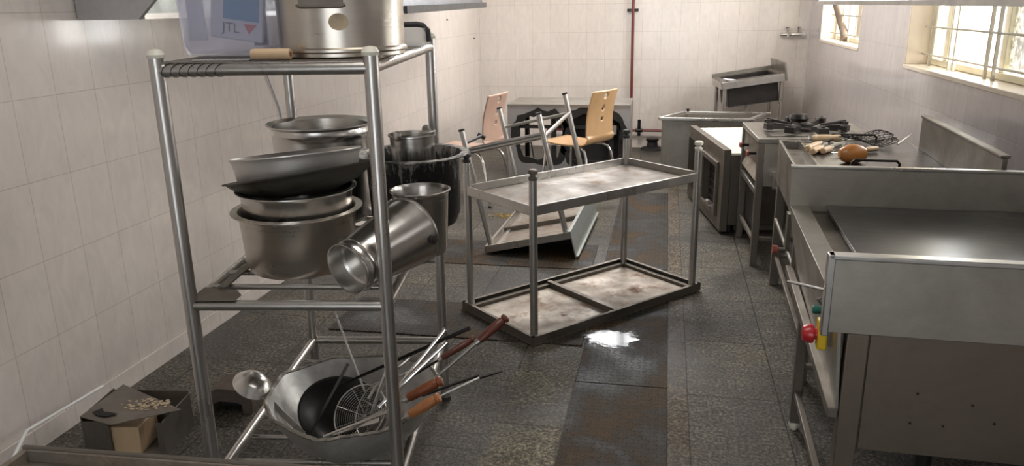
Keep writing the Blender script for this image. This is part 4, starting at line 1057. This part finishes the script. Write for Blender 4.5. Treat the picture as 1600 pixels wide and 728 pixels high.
def flat(name, label, cat, p, q, w0, w1, th, mat, roll=0):
    t = MB(); d = (Vector(q)-Vector(p)).length
    t.hexa([(-w0/2, -th, 0), (w0/2, -th, 0), (w0/2, th, 0), (-w0/2, th, 0), (-w1/2, -th, d), (w1/2, -th, d), (w1/2, th, d), (-w1/2, th, d)])
    o = t.build(name, mat, bevel=.001); o.matrix_world = axisM(p, q, roll); tag(o, label, cat); return o
flat('flat_turner', 'long black flat iron turner lying across the wok', 'turner', wk(531, 602, 2.0), wk(735, 512, 2.15), .007, .012, .003, 'iron', .6)
flat('flat_turner', 'curved black flat blade standing in the left of the wok', 'turner', wk(486, 676, 1.9), wk(544, 568, 2.0), .006, .010, .002, 'iron_grey', 1.0)
flat('tongs_arm', 'pale flat steel tongs lying over the near rim of the wok', 'tongs', wk(505, 682, 1.84), wk(624, 636, 1.86), .006, .011, .002, 'steel_tube', .5)
flat('flat_turner', 'short flat steel strip beside the tongs on the near rim', 'turner', wk(520, 678, 1.86), wk(592, 656, 1.84), .010, .014, .0015, 'steel_tube', .7)
def turned(name, label, p, q, hlen, hr, mat, rod_r=.0045, rodmat='steel_tube', cap=None):
    """handle end p, working end q"""
    t = thing(name, label, 'tool'); t.matrix_world = axisM(p, q); d = (Vector(q)-Vector(p)).length
    prof = [(0, 0), (hr*.8, 0), (hr*1.0, hlen*.03), (hr*1.0, hlen*.10), (hr*.72, hlen*.13), (hr*.95, hlen*.18), (hr*1.05, hlen*.45), (hr*.92, hlen*.6), (hr*.97, hlen*.63), (hr*.92, hlen*.66), (hr*.85, hlen*.9), (hr*.6, hlen), (0, hlen)]
    MB().lathe(prof, 22).build('handle', mat, t)
    MB().lathe([(0, hlen-.003), (hr*.75, hlen-.003), (hr*.7, hlen+.01), (0, hlen+.01)], 16).build('ferrule', 'steel_tube', t)
    if d > hlen+.01: MB().tube([(0, 0, hlen+.008), (0, 0, d)], rod_r, 10).build('shaft', rodmat, t)
    return t
turned('basting_tool', 'dark red wooden handled tool sticking farthest out to the upper right of the wok', wk(792, 495, 2.17), wk(640, 625, 1.99), .115, .0145, 'wood_red', .0055)
turned('rolling_pin', 'dark brown wooden roller lying between the chrome rods in the wok', wk(742, 528, 2.24), wk(640, 590, 2.10), .13, .011, 'wood_red', .004, 'iron')
turned('basting_tool', 'red brown wooden handled tool across the right rim of the wok', wk(690, 594, 2.0), wk(560, 662, 1.93), .118, .0165, 'wood_brown', .005)
turned('basting_tool', 'orange wooden handled tool resting on the right rim of the wok', wk(687, 620, 1.90), wk(600, 672, 1.86), .105, .0155, 'wood_orange', .004)
t = thing('long_fork', 'thin steel skewer with a dark tip pointing right over the wok rim', 'skewer', wk(640, 640, 1.97))
a = wk(640, 640, 1.97); b = wk(749, 590, 2.06); c = wk(785, 580, 2.09)
MB().tube([(0, 0, 0), b-a], .004, 10).build('shaft', 'steel_tube', t); MB().tube([b-a, c-a], [.0055, .003], 10).build('tip', 'iron', t)
rodthing('iron_rod', 'dark iron rod lying parallel to the thin skewer over the right rim', 'rod', [wk(660, 618, 2.02), wk(748, 586, 2.10)], .0045, 'iron')

# ------------------------------------------------------------------ things on the floor, left
bx = thing('junk_box', 'dented sheet metal box with a scrap plate on top by the left wall', 'box', (-2.02, 2.13, 0), (0, 0, math.radians(8)))
bx.scale = (1, 1, .85)
m_ = MB()
for b_ in ((0, 0, 0, .004, .22, .185), (.296, 0, 0, .30, .22, .165), (.004, .216, 0, .296, .22, .18), (.004, 0, 0, .10, .004, .165), (.275, 0, 0, .296, .004, .16), (.004, .004, 0, .296, .216, .004)): m_.box(*b_)
m_.build('body', 'steel_dull', bx)
m_ = MB(); m_.box(.09, .015, .004, .20, .15, .13); m_.build('inner_block', 'wood_pale', bx, bevel=.004)
m_ = MB(); m_.hexa([(.0, .0, .186), (.14, -.045, .180), (.34, .07, .178), (.03, .24, .190), (.0, .0, .189), (.14, -.045, .183), (.34, .07, .181), (.03, .24, .193)]); m_.build('scrap_plate', 'steel_dull', bx)
m_ = MB(); m_.hexa([(.0, .0, .186), (.03, .24, .190), (.02, .235, .19), (-.01, 0, .186), (.0, .0, .189), (.03, .24, .193), (-.03, .23, .12), (-.05, .0, .12)]); m_.bm.free()
m_ = MB(); m_.prism_z([(.03, .03), (.06, .005), (.10, .0), (.13, .02), (.10, .028), (.07, .035), (.05, .06)], .190, .1915); m_.build('torn_opening', 'soot', bx)
m_ = MB()
for k in range(70):
    a = random.uniform(0, 2*PI); q_ = math.sqrt(random.random()); x = .19+.09*q_*math.cos(a); y = .10+.045*q_*math.sin(a); s = random.uniform(.003, .010)
    m_.prism_z([(x-s, y-s*.5), (x, y-s*.8), (x+s, y-s*.2), (x+s*.6, y+s*.7), (x-s*.6, y+s*.6)], .181, .186+random.uniform(.001, .004))
m_.build('flaked_crust', 'sticker', bx)
t = MB().tube([(-2.16, 2.42, .12), (-2.12, 2.0, .17), (-2.09, 1.86, .1), (-1.98, 1.78, .02), (-1.8, 1.80, .006)], .006, 8).build('white_cable', 'white'); tag(t, 'white cable looping down between the left wall and the metal box', 'cable')
# hollow broken stone
m_ = MB()
S0 = thing('broken_block', 'broken brown masonry block with a black hollow, on the floor beyond the rack post', 'block', (-1.765, 2.49, 0), (0, 0, .1))
S0.scale = (.72, .6, .85)
m_ = MB(); m_.poly([(0, 0), (.045, .0), (.05, .045), (.09, .06), (.17, .055), (.21, .045), (.215, 0), (.27, 0), (.275, .06), (.25, .115), (.17, .12), (.08, .125), (.02, .105), (0, .06)], [], .22); m_.build('block', 'stone', S0, bevel=.008)
m_ = MB(); m_.box(.045, .10, .0, .215, .2, .05); m_.build('hollow', 'soot', S0)

# ------------------------------------------------------------------ bench in the near foreground
BN = thing('steel_bench', 'stainless bench top with a raised lip across the bottom left corner', 'bench', (-1.185, 1.108, 0), (0, 0, math.radians(2.7)))
m_ = MB(); m_.box(0, -.62, .722, 1.3, 0, .726); m_.build('worktop', 'steel', BN)
m_ = MB(); m_.box(0, -.012, .70, 1.3, 0, .75); m_.box(0, -.62, .70, .012, -.012, .75); m_.box(1.288, -.62, .70, 1.3, -.012, .75); m_.box(.012, -.62, .70, 1.288, -.608, .75); m_.build('lip', 'steel_rusty', BN, bevel=.002)
m_ = MB(); m_.tube([(.0, -.004, .751), (1.3, -.004, .751)], .005, 10); m_.build('rolled_edge', 'steel_dull', BN)
for (x, y) in ((.03, -.03), (1.27, -.03), (1.27, -.59), (.03, -.59)): MB().tube([(x, y, 0), (x, y, .722)], .019, 14).build('leg', 'steel_tube', BN)
